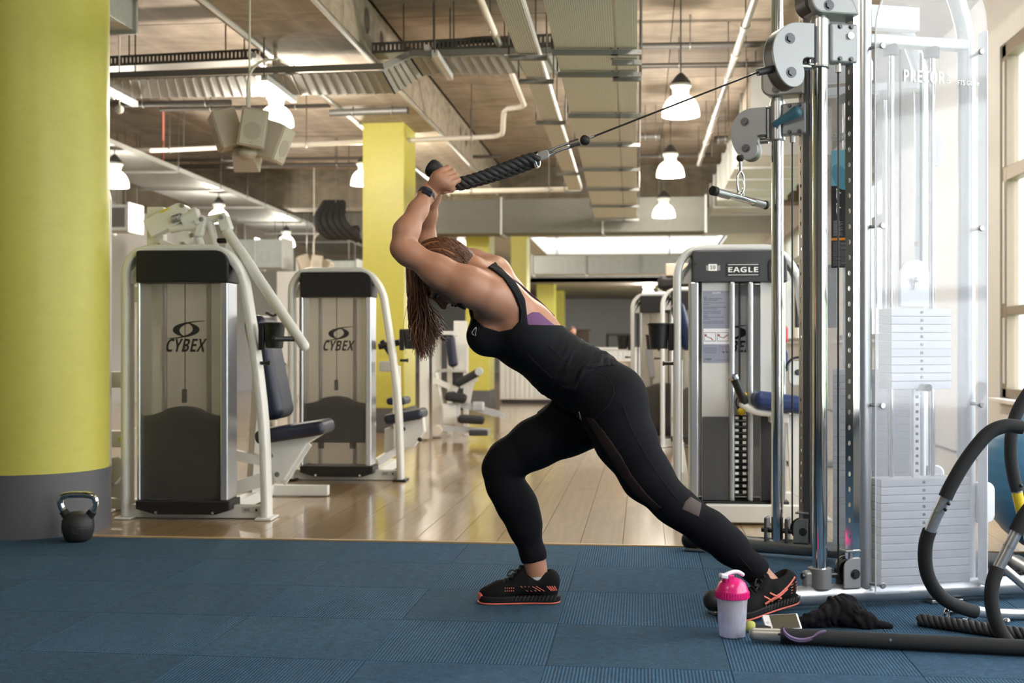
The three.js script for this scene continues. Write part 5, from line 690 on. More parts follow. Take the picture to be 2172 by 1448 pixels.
{ // battle rope piece with chrome clamp
  const t = thing('floor_rope', 'short black twisted rope with a chrome clamp on the carpet', 'rope handle'), P = (x, y, h) => ph(x, y, h), c = curve([P(1952, 1314, 0.02), P(2010, 1322, 0.02), P(2080, 1332, 0.02), P(2150, 1342, 0.02), P(2230, 1350, 0.02)]), N = 160, fr = c.computeFrenetFrames(N), g = [];
  for (let k = 0; k < 3; k++) { const q = []; for (let i = 0; i <= N; i++) { const a = i / N * 7 * Math.PI * 2 + k * 2.0944, p = c.getPointAt(i / N); q.push(p.addScaledVector(fr.normals[i], Math.cos(a) * 0.0105).addScaledVector(fr.binormals[i], Math.sin(a) * 0.0105)); } g.push(new THREE.TubeGeometry(curve(q), N * 2, 0.0105, 8), ball(0.0105, q[0].x, q[0].y, q[0].z, 1, 1, 1, 10)); }
  mesh('rope', g, std([0.03, 0.03, 0.032], 0.6), t); const q = ph(2030, 1306, 0.022); mesh('clamp', [T(new THREE.TorusGeometry(0.018, 0.006, 10, 24), q.x - 0.03, q.y + 0.006, q.z, 0.2, 0.9, 0), T(new THREE.TorusGeometry(0.014, 0.005, 10, 24), q.x + 0.025, q.y, q.z, 0.2, -0.3, 0), rbox(0.05, 0.022, 0.012, q.x, q.y + 0.004, q.z, 0.005)], M.chrome, t);
  const t2 = thing('floor_rope', 'coiled black rope behind the ab roller under the blue ball', 'rope handle'), h = []; for (let k = 0; k < 2; k++) h.push(tube([P(2060, 1222 + 4 * k, 0.03), P(2110, 1214, 0.03), P(2160, 1216 + 6 * k, 0.03), P(2230, 1225, 0.03)], 0.018, 30, 10)); mesh('rope', h.flat(), M.blackMatte, t2);
}
{ // exercise ball
  const c = ph(2215, 1190), t = thing('exercise_ball', 'large blue exercise ball behind the cable machine', 'exercise ball', [c.x + 0.12, 0, c.z - 0.15]), R = 0.32; const prof = []; for (let i = 0; i <= 60; i++) { const a = -Math.PI / 2 + i / 60 * Math.PI; prof.push([Math.max(0.0005, Math.cos(a) * R * (1 + 0.006 * Math.cos(i * 2))), R + Math.sin(a) * R]); } mesh('shell', lathe(prof, 64), std([0.05, 0.2, 0.36], 0.45), t); mesh('plug', cyl(0.012, 0.006, 0.2, R + 0.16, 0.2, 'z', 14), M.white, t);
}

// ---------- the woman ----------
// field tools: distances to tapered capsules and ellipsoids, joined with a smooth minimum and meshed on a grid
const smin = (a, b, k) => { const h = Math.max(k - Math.abs(a - b), 0) / k; return Math.min(a, b) - h * h * k * 0.25; };
const smax = (a, b, k) => -smin(-a, -b, k);
function capS(a, b, ra, rb, kz = 1) { // kz: how much flatter it is across z than in the plane
  const ax = a.x, ay = a.y, az = a.z, bx = b.x - ax, by = b.y - ay, bz = (b.z - az) * kz, L = bx * bx + by * by + bz * bz, q = kz > 1 ? 1 / kz : 1;
  return (x, y, z) => { const px = x - ax, py = y - ay, pz = (z - az) * kz; let t = (px * bx + py * by + pz * bz) / L; t = t < 0 ? 0 : t > 1 ? 1 : t; const qx = px - t * bx, qy = py - t * by, qz = pz - t * bz; return (Math.sqrt(qx * qx + qy * qy + qz * qz) - ra - (rb - ra) * t) * (0.5 + 0.5 * q); };
}
function ellS(c, u, v, w, ru, rv, rw) { // axes u, v, w
  return (x, y, z) => { const dx = x - c.x, dy = y - c.y, dz = z - c.z, a = (dx * u.x + dy * u.y + dz * u.z) / ru, b = (dx * v.x + dy * v.y + dz * v.z) / rv, e = (dx * w.x + dy * w.y + dz * w.z) / rw, k0 = Math.sqrt(a * a + b * b + e * e), a2 = a / ru, b2 = b / rv, e2 = e / rw, k1 = Math.sqrt(a2 * a2 + b2 * b2 + e2 * e2); return k1 < 1e-9 ? -Math.min(ru, rv, rw) : k0 * (k0 - 1) / k1; };
}
function netMesh(f, lo, hi, h) { // surface nets, empty blocks skipped
  const B = 5, nx = Math.ceil((hi[0] - lo[0]) / h / B) * B, ny = Math.ceil((hi[1] - lo[1]) / h / B) * B, nz = Math.ceil((hi[2] - lo[2]) / h / B) * B, sx = nx + 1, sy = ny + 1, sz = nz + 1, D = new Float32Array(sx * sy * sz).fill(9), id = (i, j, k) => (k * sy + j) * sx + i;
  for (let k = 0; k < nz; k += B) for (let j = 0; j < ny; j += B) for (let i = 0; i < nx; i += B) {
    const c = f(lo[0] + (i + B / 2) * h, lo[1] + (j + B / 2) * h, lo[2] + (k + B / 2) * h); if (Math.abs(c) > h * B * 1.6 + 0.012) { if (c < 0) for (let kk = k; kk <= k + B; kk++) for (let jj = j; jj <= j + B; jj++) for (let ii = i; ii <= i + B; ii++) { const q = id(ii, jj, kk); if (D[q] === 9) D[q] = -9; } continue; }
    for (let kk = k; kk <= k + B; kk++) for (let jj = j; jj <= j + B; jj++) for (let ii = i; ii <= i + B; ii++) { const q = id(ii, jj, kk); if (Math.abs(D[q]) === 9) D[q] = f(lo[0] + ii * h, lo[1] + jj * h, lo[2] + kk * h); }
  }
  const vid = new Int32Array(sx * sy * sz).fill(-1), pos = [], idx = [], ed = [[0, 1], [2, 3], [4, 5], [6, 7], [0, 2], [1, 3], [4, 6], [5, 7], [0, 4], [1, 5], [2, 6], [3, 7]];
  for (let k = 0; k < nz; k++) for (let j = 0; j < ny; j++) for (let i = 0; i < nx; i++) {
    const q0 = (k * sy + j) * sx + i, q4 = q0 + sx * sy; let m = (D[q0] < 0) + (D[q0 + 1] < 0) + (D[q0 + sx] < 0) + (D[q0 + sx + 1] < 0) + (D[q4] < 0) + (D[q4 + 1] < 0) + (D[q4 + sx] < 0) + (D[q4 + sx + 1] < 0); if (!m || m === 8) continue; const v = [D[q0], D[q0 + 1], D[q0 + sx], D[q0 + sx + 1], D[q4], D[q4 + 1], D[q4 + sx], D[q4 + sx + 1]];
    let x = 0, y = 0, z = 0, n = 0; for (const [a, b] of ed) if (v[a] < 0 !== v[b] < 0) { const t = v[a] / (v[a] - v[b]); x += (a & 1) + t * ((b & 1) - (a & 1)); y += (a >> 1 & 1) + t * ((b >> 1 & 1) - (a >> 1 & 1)); z += (a >> 2) + t * ((b >> 2) - (a >> 2)); n++; }
    vid[id(i, j, k)] = pos.length / 3; pos.push(lo[0] + (i + x / n) * h, lo[1] + (j + y / n) * h, lo[2] + (k + z / n) * h);
  }
  const quad = (a, b, c, d, flip) => { if (a < 0 || b < 0 || c < 0 || d < 0) return; flip ? idx.push(a, c, b, a, d, c) : idx.push(a, b, c, a, c, d); };
  for (let k = 1; k < nz; k++) for (let j = 1; j < ny; j++) for (let i = 1; i < nx; i++) {
    const s = D[id(i, j, k)] < 0;
    if (s !== D[id(i + 1, j, k)] < 0) quad(vid[id(i, j - 1, k - 1)], vid[id(i, j, k - 1)], vid[id(i, j, k)], vid[id(i, j - 1, k)], !s);
    if (s !== D[id(i, j + 1, k)] < 0) quad(vid[id(i - 1, j, k - 1)], vid[id(i, j, k - 1)], vid[id(i, j, k)], vid[id(i - 1, j, k)], s);
    if (s !== D[id(i, j, k + 1)] < 0) quad(vid[id(i - 1, j - 1, k)], vid[id(i, j - 1, k)], vid[id(i, j, k)], vid[id(i - 1, j, k)], !s);
  }
  const e = h * 0.5, nor = new Float32Array(pos.length);
  for (let i = 0; i < pos.length; i += 3) {
    let [x, y, z] = [pos[i], pos[i + 1], pos[i + 2]], gx, gy, gz, g;
    for (let it = 0; it < 2; it++) { gx = f(x + e, y, z) - f(x - e, y, z); gy = f(x, y + e, z) - f(x, y - e, z); gz = f(x, y, z + e) - f(x, y, z - e); g = Math.hypot(gx, gy, gz) || 1; if (it === 0) { const d = Math.max(-h * 0.5, Math.min(h * 0.5, f(x, y, z))) * 0.9; x -= gx / g * d; y -= gy / g * d; z -= gz / g * d; } }
    pos[i] = x; pos[i + 1] = y; pos[i + 2] = z; nor[i] = gx / g; nor[i + 1] = gy / g; nor[i + 2] = gz / g;
  }
  const o = new THREE.BufferGeometry(); o.setAttribute('position', new THREE.Float32BufferAttribute(pos, 3)); o.setAttribute('normal', new THREE.BufferAttribute(nor, 3)); o.setIndex(idx); return o;
}
function polyS(pts) { // signed distance to a polygon in xy
  const n = pts.length; return (x, y) => { let d = 1e9, s = 1; for (let i = 0, j = n - 1; i < n; j = i++) { const [ax, ay] = pts[i], [bx, by] = pts[j], ex = bx - ax, ey = by - ay, wx = x - ax, wy = y - ay, t = Math.max(0, Math.min(1, (wx * ex + wy * ey) / (ex * ex + ey * ey))), qx = wx - ex * t, qy = wy - ey * t; d = Math.min(d, qx * qx + qy * qy); const c = y >= ay, e = y < by, g = ex * wy > ey * wx; if ((c && e && g) || (!c && !e && !g)) s = -s; } return s * Math.sqrt(d); };
}
function taper(pts, r0, r1, seg = 22, rad = 6) { // a lock that thins out towards its end
  const c = curve(pts), fr = c.computeFrenetFrames(seg), pos = [], idx = []; for (let i = 0; i <= seg; i++) { const p = c.getPointAt(i / seg), r = r0 + (r1 - r0) * (i / seg) ** 1.4; for (let k = 0; k < rad; k++) { const a = k / rad * Math.PI * 2, q = p.clone().addScaledVector(fr.normals[i], Math.cos(a) * r).addScaledVector(fr.binormals[i], Math.sin(a) * r); pos.push(q.x, q.y, q.z); } }
  for (let i = 0; i < seg; i++) for (let k = 0; k < rad; k++) { const l = (k + 1) % rad, a = i * rad + k, b = i * rad + l, e = a + rad, g = b + rad; idx.push(a, e, b, b, e, g); } const o = new THREE.BufferGeometry(); o.setAttribute('position', new THREE.Float32BufferAttribute(pos, 3)); o.setIndex(idx); o.computeVertexNormals(); return o;
}
{ // crumpled black top behind the bar
  const t = thing('black_garment', 'crumpled black top heaped behind the floor bar', 'clothing', [garmentSpot.x + 0.022, 0, garmentSpot.z - 0.062], YAW), c = (a, b, r, q) => capS(V(...a), V(...b), r, q);
  const H = [c([-0.14, 0.012, 0.02], [-0.04, 0.02, 0.0], 0.02, 0.03), c([-0.09, 0.03, 0.025], [-0.02, 0.045, 0.01], 0.026, 0.03), c([-0.02, 0.04, 0], [0.03, 0.052, -0.01], 0.042, 0.05), c([0.03, 0.035, 0], [0.09, 0.022, 0.02], 0.044, 0.034), c([0.09, 0.018, 0.02], [0.16, 0.008, 0.03], 0.028, 0.014), c([-0.2, 0.006, 0.015], [-0.12, 0.012, 0.01], 0.008, 0.018), c([0.0, 0.075, -0.01], [0.05, 0.055, 0.035], 0.022, 0.02)];
  const f = (x, y, z) => { let d = H[0](x, y, z); for (let i = 1; i < H.length; i++) d = smin(d, H[i](x, y, z), 0.014); if (d < 0.04) { const w = noise.noise(x * 14, y * 10, z * 14); d += 0.0085 * (1 - 2 * Math.abs(noise.noise(x * 24 + y * 14 + w * 1.4, y * 9 + z * 14, z * 10 + 3))) + 0.003 * noise.noise(x * 60, y * 50, z * 55); } return Math.max(d, 0.001 - y); };
  mesh('cloth', netMesh(f, [-0.24, -0.012, -0.09], [0.21, 0.14, 0.1], 0.0042), std([0.009, 0.0085, 0.0105], 0.85, 0, { specularIntensity: 0.3, sheen: 0.1, sheenRoughness: 0.5, sheenColor: new THREE.Color(0.3, 0.3, 0.34) }), t);
}
const WD = 3.98, W0 = at(1200, HY, WD);
const P = (px, py, z = 0) => V((px - CX) * (WD - z) / FOCAL - (1200 - CX) * WD / FOCAL, EYE + (HY - py) * (WD - z) / FOCAL, z);
const P2 = (px, py, z = 0) => { const p = P(px, py, z); return [p.x, p.y]; };
const ex = V(1, 0, 0), ey = V(0, 1, 0), ez = V(0, 0, 1);
const woman = thing('person', 'woman in black tank top and leggings lunging while pulling the rope overhead', 'person', [W0.x, 0, W0.z], YAW);
// torso
const zc = (px, py, r, px2, py2, r2, k) => capS(P(px, py), P(px2, py2), r, r2, k);
const T1 = [zc(1292, 836, 0.104, 1240, 806, 0.1, 0.66), zc(1240, 806, 0.1, 1186, 774, 0.093, 0.72), zc(1186, 774, 0.093, 1112, 708, 0.103, 0.74), zc(1112, 708, 0.103, 1060, 650, 0.097, 0.66)];
const butt = [1, -1].map(s => ellS(P(1306, 852, s * 0.078), ex, ey, ez, 0.096, 0.1, 0.09)), bust = [1, -1].map(s => ellS(P(1036, 712, s * 0.066), ex, ey, ez, 0.066, 0.062, 0.062)), scap = [1, -1].map(s => ellS(P(1074, s > 0 ? 634 : 612, s * 0.105), V(0.72, -0.69, 0), V(0.69, 0.72, 0), ez, 0.085, 0.05, 0.062));
const torso = (x, y, z) => { let d = T1[0](x, y, z); for (let i = 1; i < 4; i++) d = smin(d, T1[i](x, y, z), 0.04); for (const b of butt) d = smin(d, b(x, y, z), 0.05); for (const b of bust) d = smin(d, b(x, y, z), 0.035); for (const b of scap) d = smin(d, b(x, y, z), 0.05); return d; };
// legs
const chain = (pts, k = 0.025, kz = 1) => { const c = []; for (let i = 0; i + 1 < pts.length; i++) c.push(capS(P(...pts[i].slice(0, 3)), P(...pts[i + 1].slice(0, 3)), pts[i][3], pts[i + 1][3], kz)); return (x, y, z) => { let d = c[0](x, y, z); for (let i = 1; i < c.length; i++) d = smin(d, c[i](x, y, z), k); return d; }; };
const nearLeg = chain([[1298, 868, 0.085, 0.098], [1326, 930, 0.095, 0.092], [1372, 1010, 0.1, 0.075], [1424, 1066, 0.1, 0.056], [1452, 1086, 0.1, 0.0525]], 0.03), nearShank = chain([[1446, 1082, 0.1, 0.0515], [1500, 1122, 0.1, 0.0535], [1548, 1160, 0.1, 0.047], [1600, 1206, 0.098, 0.036], [1630, 1240, 0.094, 0.0305], [1640, 1262, 0.092, 0.031]], 0.03);
const farLeg = chain([[1262, 884, -0.085, 0.096], [1200, 908, -0.1, 0.088], [1134, 941, -0.11, 0.077], [1078, 976, -0.112, 0.064], [1064, 992, -0.112, 0.06]], 0.03), farShank = chain([[1061, 996, -0.112, 0.058], [1072, 1030, -0.112, 0.055], [1094, 1070, -0.112, 0.057], [1113, 1118, -0.112, 0.047], [1131, 1176, -0.112, 0.0345], [1137, 1208, -0.112, 0.031], [1138, 1232, -0.112, 0.032]], 0.03);
const calfN = ellS(P(1528, 1132, 0.1), V(0.77, -0.64, 0), V(0.64, 0.77, 0), ez, 0.09, 0.04, 0.045), calfF = ellS(P(1110, 1066, -0.112), V(0.45, -0.89, 0), V(0.89, 0.45, 0), ez, 0.085, 0.036, 0.045);
// arms
const nearArm = chain([[1032, 624, 0.15, 0.064], [994, 607, 0.165, 0.06], [930, 574, 0.165, 0.045], [866, 536, 0.155, 0.0375], [853, 526, 0.152, 0.036]], 0.03), nearFore = chain([[852, 524, 0.152, 0.0365], [862, 490, 0.135, 0.0395], [886, 446, 0.095, 0.03], [906, 412, 0.058, 0.0245], [914, 402, 0.05, 0.0255]], 0.025);
const tri = ellS(P(932, 596, 0.165), V(0.86, -0.5, 0), V(0.5, 0.86, 0), ez, 0.07, 0.026, 0.036);
const farArm = chain([[1046, 580, -0.15, 0.064], [1000, 566, -0.165, 0.058], [940, 552, -0.17, 0.043], [892, 540, -0.165, 0.036]], 0.03), farFore = chain([[892, 538, -0.165, 0.036], [900, 505, -0.15, 0.037], [908, 455, -0.1, 0.028], [917, 418, -0.05, 0.0245], [921, 408, -0.04, 0.0255]], 0.025);
// head axes: u towards the crown, f the way the face looks
const hu = V(-0.93, 0.37, 0), hf = V(-0.37, -0.93, 0), HCn = P(942, 578), hp = (f, u, s = 0) => HCn.clone().addScaledVector(hf, f).addScaledVector(hu, u).add(V(0, 0, s));
const neck = chain([[968, 570, 0, 0.05], [1000, 580, 0, 0.052], [1044, 604, 0, 0.062]], 0.03), trap = [1, -1].map(s => capS(P(998, 572, s * 0.02), P(1040, s > 0 ? 606 : 580, s * 0.11), 0.036, 0.05));
const skull = ellS(HCn, hf, hu, ez, 0.091, 0.107, 0.074);
const face = [ellS(hp(0.022, -0.055), hf, hu, ez, 0.062, 0.066, 0.056), ellS(hp(0.058, -0.094), hf, hu, ez, 0.022, 0.02, 0.026), capS(hp(0.086, -0.004), hp(0.104, -0.04), 0.009, 0.0115), ellS(hp(0.079, 0.012), hf, hu, ez, 0.015, 0.014, 0.05), ellS(hp(0.08, -0.066), hf, hu, ez, 0.0105, 0.006, 0.021), ellS(hp(0.0785, -0.076), hf, hu, ez, 0.0105, 0.0065, 0.018), ellS(hp(0.06, -0.034, 0.036), hf, hu, ez, 0.024, 0.026, 0.022), ellS(hp(0.06, -0.034, -0.036), hf, hu, ez, 0.024, 0.026, 0.022)], nostril = [1, -1].map(s => ellS(hp(0.092, -0.043, s * 0.0105), hf, hu, ez, 0.01, 0.008, 0.009));
const sock = [1, -1].map(s => ellS(hp(0.092, -0.008, s * 0.031), hf, hu, ez, 0.016, 0.013, 0.02)), ear = [1, -1].map(s => ellS(hp(-0.012, -0.012, s * 0.072), hf, hu, ez, 0.02, 0.033, 0.009));
const headS = (x, y, z) => { let d = smin(skull(x, y, z), face[0](x, y, z), 0.03); d = smin(d, face[1](x, y, z), 0.02); for (let i = 6; i < 8; i++) d = smin(d, face[i](x, y, z), 0.02); d = smin(d, face[3](x, y, z), 0.014); for (const q of sock) d = smax(d, -q(x, y, z), 0.012); d = smin(d, face[2](x, y, z), 0.01); for (const q of nostril) d = smin(d, q(x, y, z), 0.006); for (let i = 4; i < 6; i++) d = smin(d, face[i](x, y, z), 0.006); for (const q of ear) d = smin(d, q(x, y, z), 0.006); return d; };
const neckS = (x, y, z) => { let d = neck(x, y, z); for (const t of trap) d = smin(d, t(x, y, z), 0.03); return d; };
const bodyS = (x, y, z) => {
  const t = torso(x, y, z), nl = smin(nearLeg(x, y, z), smin(nearShank(x, y, z), calfN(x, y, z), 0.03), 0.03), fl = smin(farLeg(x, y, z), smin(farShank(x, y, z), calfF(x, y, z), 0.03), 0.012);
  let d = Math.min(smin(t, nl, 0.035), smin(t, fl, 0.03)); const na = smin(smin(nearArm(x, y, z), tri(x, y, z), 0.02), nearFore(x, y, z), 0.012), fa = smin(farArm(x, y, z), farFore(x, y, z), 0.012); d = Math.min(smin(d, na, 0.045), smin(d, fa, 0.045)); return smin(d, neckS(x, y, z), 0.03);
};
const nkHead = (x, y, z) => smin(headS(x, y, z), neck(x, y, z), 0.022);
// hands: palm, thumb and four bent fingers closed on the rope
function handS(zr, zs, wx, wy) {
  const Q = (x, y, z) => P(x, y, zr + zs * z), parts = [capS(Q(wx, wy, 0.012), Q(934, 384, 0.03), 0.0255, 0.0285), capS(Q(930, 376, 0.03), Q(952, 392, 0.03), 0.023, 0.021)], fg = [], len = [0.96, 1.05, 1, 0.86];
  for (let i = 0; i < 4; i++) { const t = i / 3, mx = 936 + 23 * t, my = 363 + 25 * t, L = len[i], r = [0.0098, 0.0102, 0.0098, 0.0088][i]; fg.push([capS(Q(mx - 6, my + 6, 0.03), Q(mx, my, 0.036), r * 1.05, r * 1.12), capS(Q(mx, my, 0.036), Q(mx + 15 * L, my - 7 * L, 0.016), r * 1.1, r), capS(Q(mx + 15 * L, my - 7 * L, 0.016), Q(mx + 13 * L, my - 4 * L, -0.014), r, r * 0.92), capS(Q(mx + 13 * L, my - 4 * L, -0.014), Q(mx + 2, my + 7, -0.026), r * 0.92, r * 0.82)]); }
  const th = [capS(Q(922, 398, 0.012), Q(940, 404, -0.008), 0.0145, 0.0125), capS(Q(940, 404, -0.008), Q(958, 401, -0.018), 0.012, 0.0108), capS(Q(958, 401, -0.018), Q(966, 394, -0.02), 0.0105, 0.009)];
  return (x, y, z) => { let d = smin(parts[0](x, y, z), parts[1](x, y, z), 0.02); let f = 9; for (const g of fg) { let e = g[0](x, y, z); for (let i = 1; i < 4; i++) e = smin(e, g[i](x, y, z), 0.004); f = Math.min(f, e); } d = smin(d, f, 0.007); let e = th[0](x, y, z); e = smin(e, th[1](x, y, z), 0.006); e = smin(e, th[2](x, y, z), 0.005); return smin(d, e, 0.008); };
}
const hN = handS(0.034, 1, 909, 407), hF = handS(-0.036, -1, 918, 412);
const bb = (pts, m) => { const a = [9, 9, 9], b = [-9, -9, -9]; for (const p of pts) [p.x, p.y, p.z].forEach((v, i) => { a[i] = Math.min(a[i], v - m); b[i] = Math.max(b[i], v + m); }); return [a, b]; };
const skinTex = tex(128, 128, (u, v) => { const n = 0.97 + 0.03 * pn(u, v, 2, 1) + 0.02 * (rnd() - 0.5); return [248 * n, 244 * n, 242 * n]; });
const skin = std([0.5, 0.25, 0.157], 0.46, 0, { map: skinTex, sheen: 0.08, sheenRoughness: 0.6, sheenColor: new THREE.Color(0.9, 0.7, 0.6) });
{
  const [a, b] = bb([P(815, 400), P(1680, 1290), P(1300, 800, 0.26), P(1300, 800, -0.26)], 0.03), gb = netMesh(bodyS, a, b, 0.0085);
  const [c, d] = bb([hp(0.12, 0.12, 0.09), hp(-0.11, -0.13, -0.09), hp(0.12, -0.13), hp(-0.11, 0.12), P(1000, 585)], 0.01), gh = netMesh(nkHead, c, d, 0.0042);
  const hb = z => bb([P(895, 345, z - 0.06), P(985, 425, z + 0.07)], 0.012), g1 = netMesh(hN, ...hb(0.04), 0.0028), g2 = netMesh(hF, ...hb(-0.045), 0.0034);
  mesh('body', [gb, gh, g1, g2], skin, woman);
}
for (const s of [1, -1]) { mesh('eye', ball(0.0125, ...hp(0.073, -0.007, s * 0.031).toArray()), std([0.4, 0.37, 0.35], 0.3), woman); mesh('eyebrow', tube([hp(0.094, 0.012, s * 0.014), hp(0.093, 0.018, s * 0.032), hp(0.08, 0.014, s * 0.05)], 0.0028, 12, 6), std([0.06, 0.03, 0.018], 0.7), woman); mesh('eyelashes', tube([hp(0.088, -0.008, s * 0.018), hp(0.0875, -0.004, s * 0.031), hp(0.077, -0.008, s * 0.044)], 0.0022, 12, 6), std([0.03, 0.015, 0.01], 0.7), woman); }
mesh('lips', [ellG(hp(0.0895, -0.0655), 0.005, 0.004, 0.017), ellG(hp(0.088, -0.0755), 0.005, 0.0048, 0.0145)], std([0.36, 0.12, 0.1], 0.4), woman);
function ellG(c, a, b, w) { return new THREE.SphereGeometry(1, 16, 12).applyMatrix4(new THREE.Matrix4().makeBasis(hf.clone().multiplyScalar(a), hu.clone().multiplyScalar(b), V(0, 0, w)).setPosition(c)); }
// clothing as shells a few millimetres proud of the body
const wrinkle = (x, y, z) => { const a = (x - 0.02) * 0.72 - (y - 0.8) * 0.69, b = (x - 0.02) * 0.69 + (y - 0.8) * 0.72; if (a < -0.16 || a > 0.22) return 0; const w = Math.exp(-(((a - 0.04) / 0.1) ** 2)), n = noise.noise(a * 9 + 5, b * 14, z * 11), m = noise.noise(a * 46 + 2.2 * n, b * 12, z * 9 + 4); return w * (0.006 * m + 0.0025 * noise.noise(a * 90, b * 26, z * 18)) - w * 0.001; };
const tankPoly = polyS([[978, 640], [950, 700], [1000, 800], [1100, 860], [1150, 886], [1186, 882], [1206, 852], [1222, 808], [1262, 778], [1300, 774], [1330, 740], [1200, 640], [1110, 540], [1055, 545], [1020, 590]].map(q => P2(...q)));
const armhole = polyS([[1034, 570], [1068, 596], [1088, 626], [1100, 657], [1100, 684], [1086, 699], [1060, 704], [1028, 694], [1004, 674], [986, 648], [930, 640], [890, 540], [980, 520]].map(q => P2(...q))), backHole = polyS([[1030, 520], [1056, 560], [1092, 598], [1113, 638], [1119, 690], [1172, 690], [1240, 690], [1220, 560], [1100, 480]].map(q => P2(...q)));
const armP = (x, y, z) => Math.max(armhole(x, y), 0.055 - z), armF = (x, y, z) => Math.max(armhole(x, y), 0.05 + z), backP = (x, y, z) => backHole(x, y);
const torsoBody = (x, y, z) => smin(smin(torso(x, y, z), nearLeg(x, y, z), 0.035), farLeg(x, y, z), 0.03);
const torsoArm = (x, y, z) => { const d = torsoBody(x, y, z); return smin(Math.min(smin(d, nearArm(x, y, z), 0.045), smin(d, farArm(x, y, z), 0.045)), neckS(x, y, z), 0.03); };
const tankS = (x, y, z) => { const d = torsoArm(x, y, z) - 0.0062 + wrinkle(x, y, z); return smax(d, Math.max(tankPoly(x, y), -armP(x, y, z), -armF(x, y, z), -backP(x, y, z)), 0.006); };
const braS = (x, y, z) => Math.max(torsoArm(x, y, z) - 0.0035, polyS2(x, y)); const polyS2 = polyS([[1108, 676], [1128, 664], [1142, 664], [1200, 712], [1110, 715]].map(q => P2(...q)));
const wl = [P(1236, 800), V(0.72, -0.69, 0)], hemN = [P(1613, 1222, 0.098), V(0.77, -0.64, 0)], hemF = [P(1134, 1189, -0.112), V(0.2, -0.98, 0)], pl = ([p, n], x, y) => (x - p.x) * n.x + (y - p.y) * n.y;
const legS = (x, y, z) => { const t = torso(x, y, z), nl = smin(nearLeg(x, y, z), smin(nearShank(x, y, z), calfN(x, y, z), 0.03), 0.03), fl = smin(farLeg(x, y, z), smin(farShank(x, y, z), calfF(x, y, z), 0.03), 0.012); const d = Math.min(smin(t, nl, 0.035), smin(t, fl, 0.03)) - 0.0042; const kn = x > 0.14 ? pl(hemN, x, y) : pl(hemF, x, y); return smax(Math.max(d, Math.min(-pl(wl, x, y) - 0.02, y - yHip)), kn, 0.007); };
const yHip = P(1200, 866).y;
const cloth = (c, r = 0.8) => std(c, r, 0, { specularIntensity: 0.25, sheen: 0.06, sheenRoughness: 0.45, sheenColor: new THREE.Color(0.35, 0.36, 0.42) });
{
  const [a, b] = bb([P(975, 530), P(1310, 890), P(1300, 800, 0.22), P(1300, 800, -0.22)], 0.02); const tk = mesh('tank_top', netMesh(tankS, a, b, 0.0055), cloth([0.0085, 0.009, 0.0115]), woman, { label: 'black racerback tank top' });
  mesh('sports_bra', netMesh(braS, ...bb([P(1105, 655, 0.2), P(1205, 720, -0.2)], 0.01), 0.005), cloth([0.16, 0.075, 0.17]), woman, { label: 'purple sports bra back' });
  const [c, d] = bb([P(1010, 740), P(1680, 1262), P(1300, 800, 0.24), P(1300, 800, -0.24)], 0.02); mesh('leggings', netMesh(legS, c, d, 0.0072), cloth([0.006, 0.0062, 0.0085]), woman, { label: 'tight black leggings' });
}
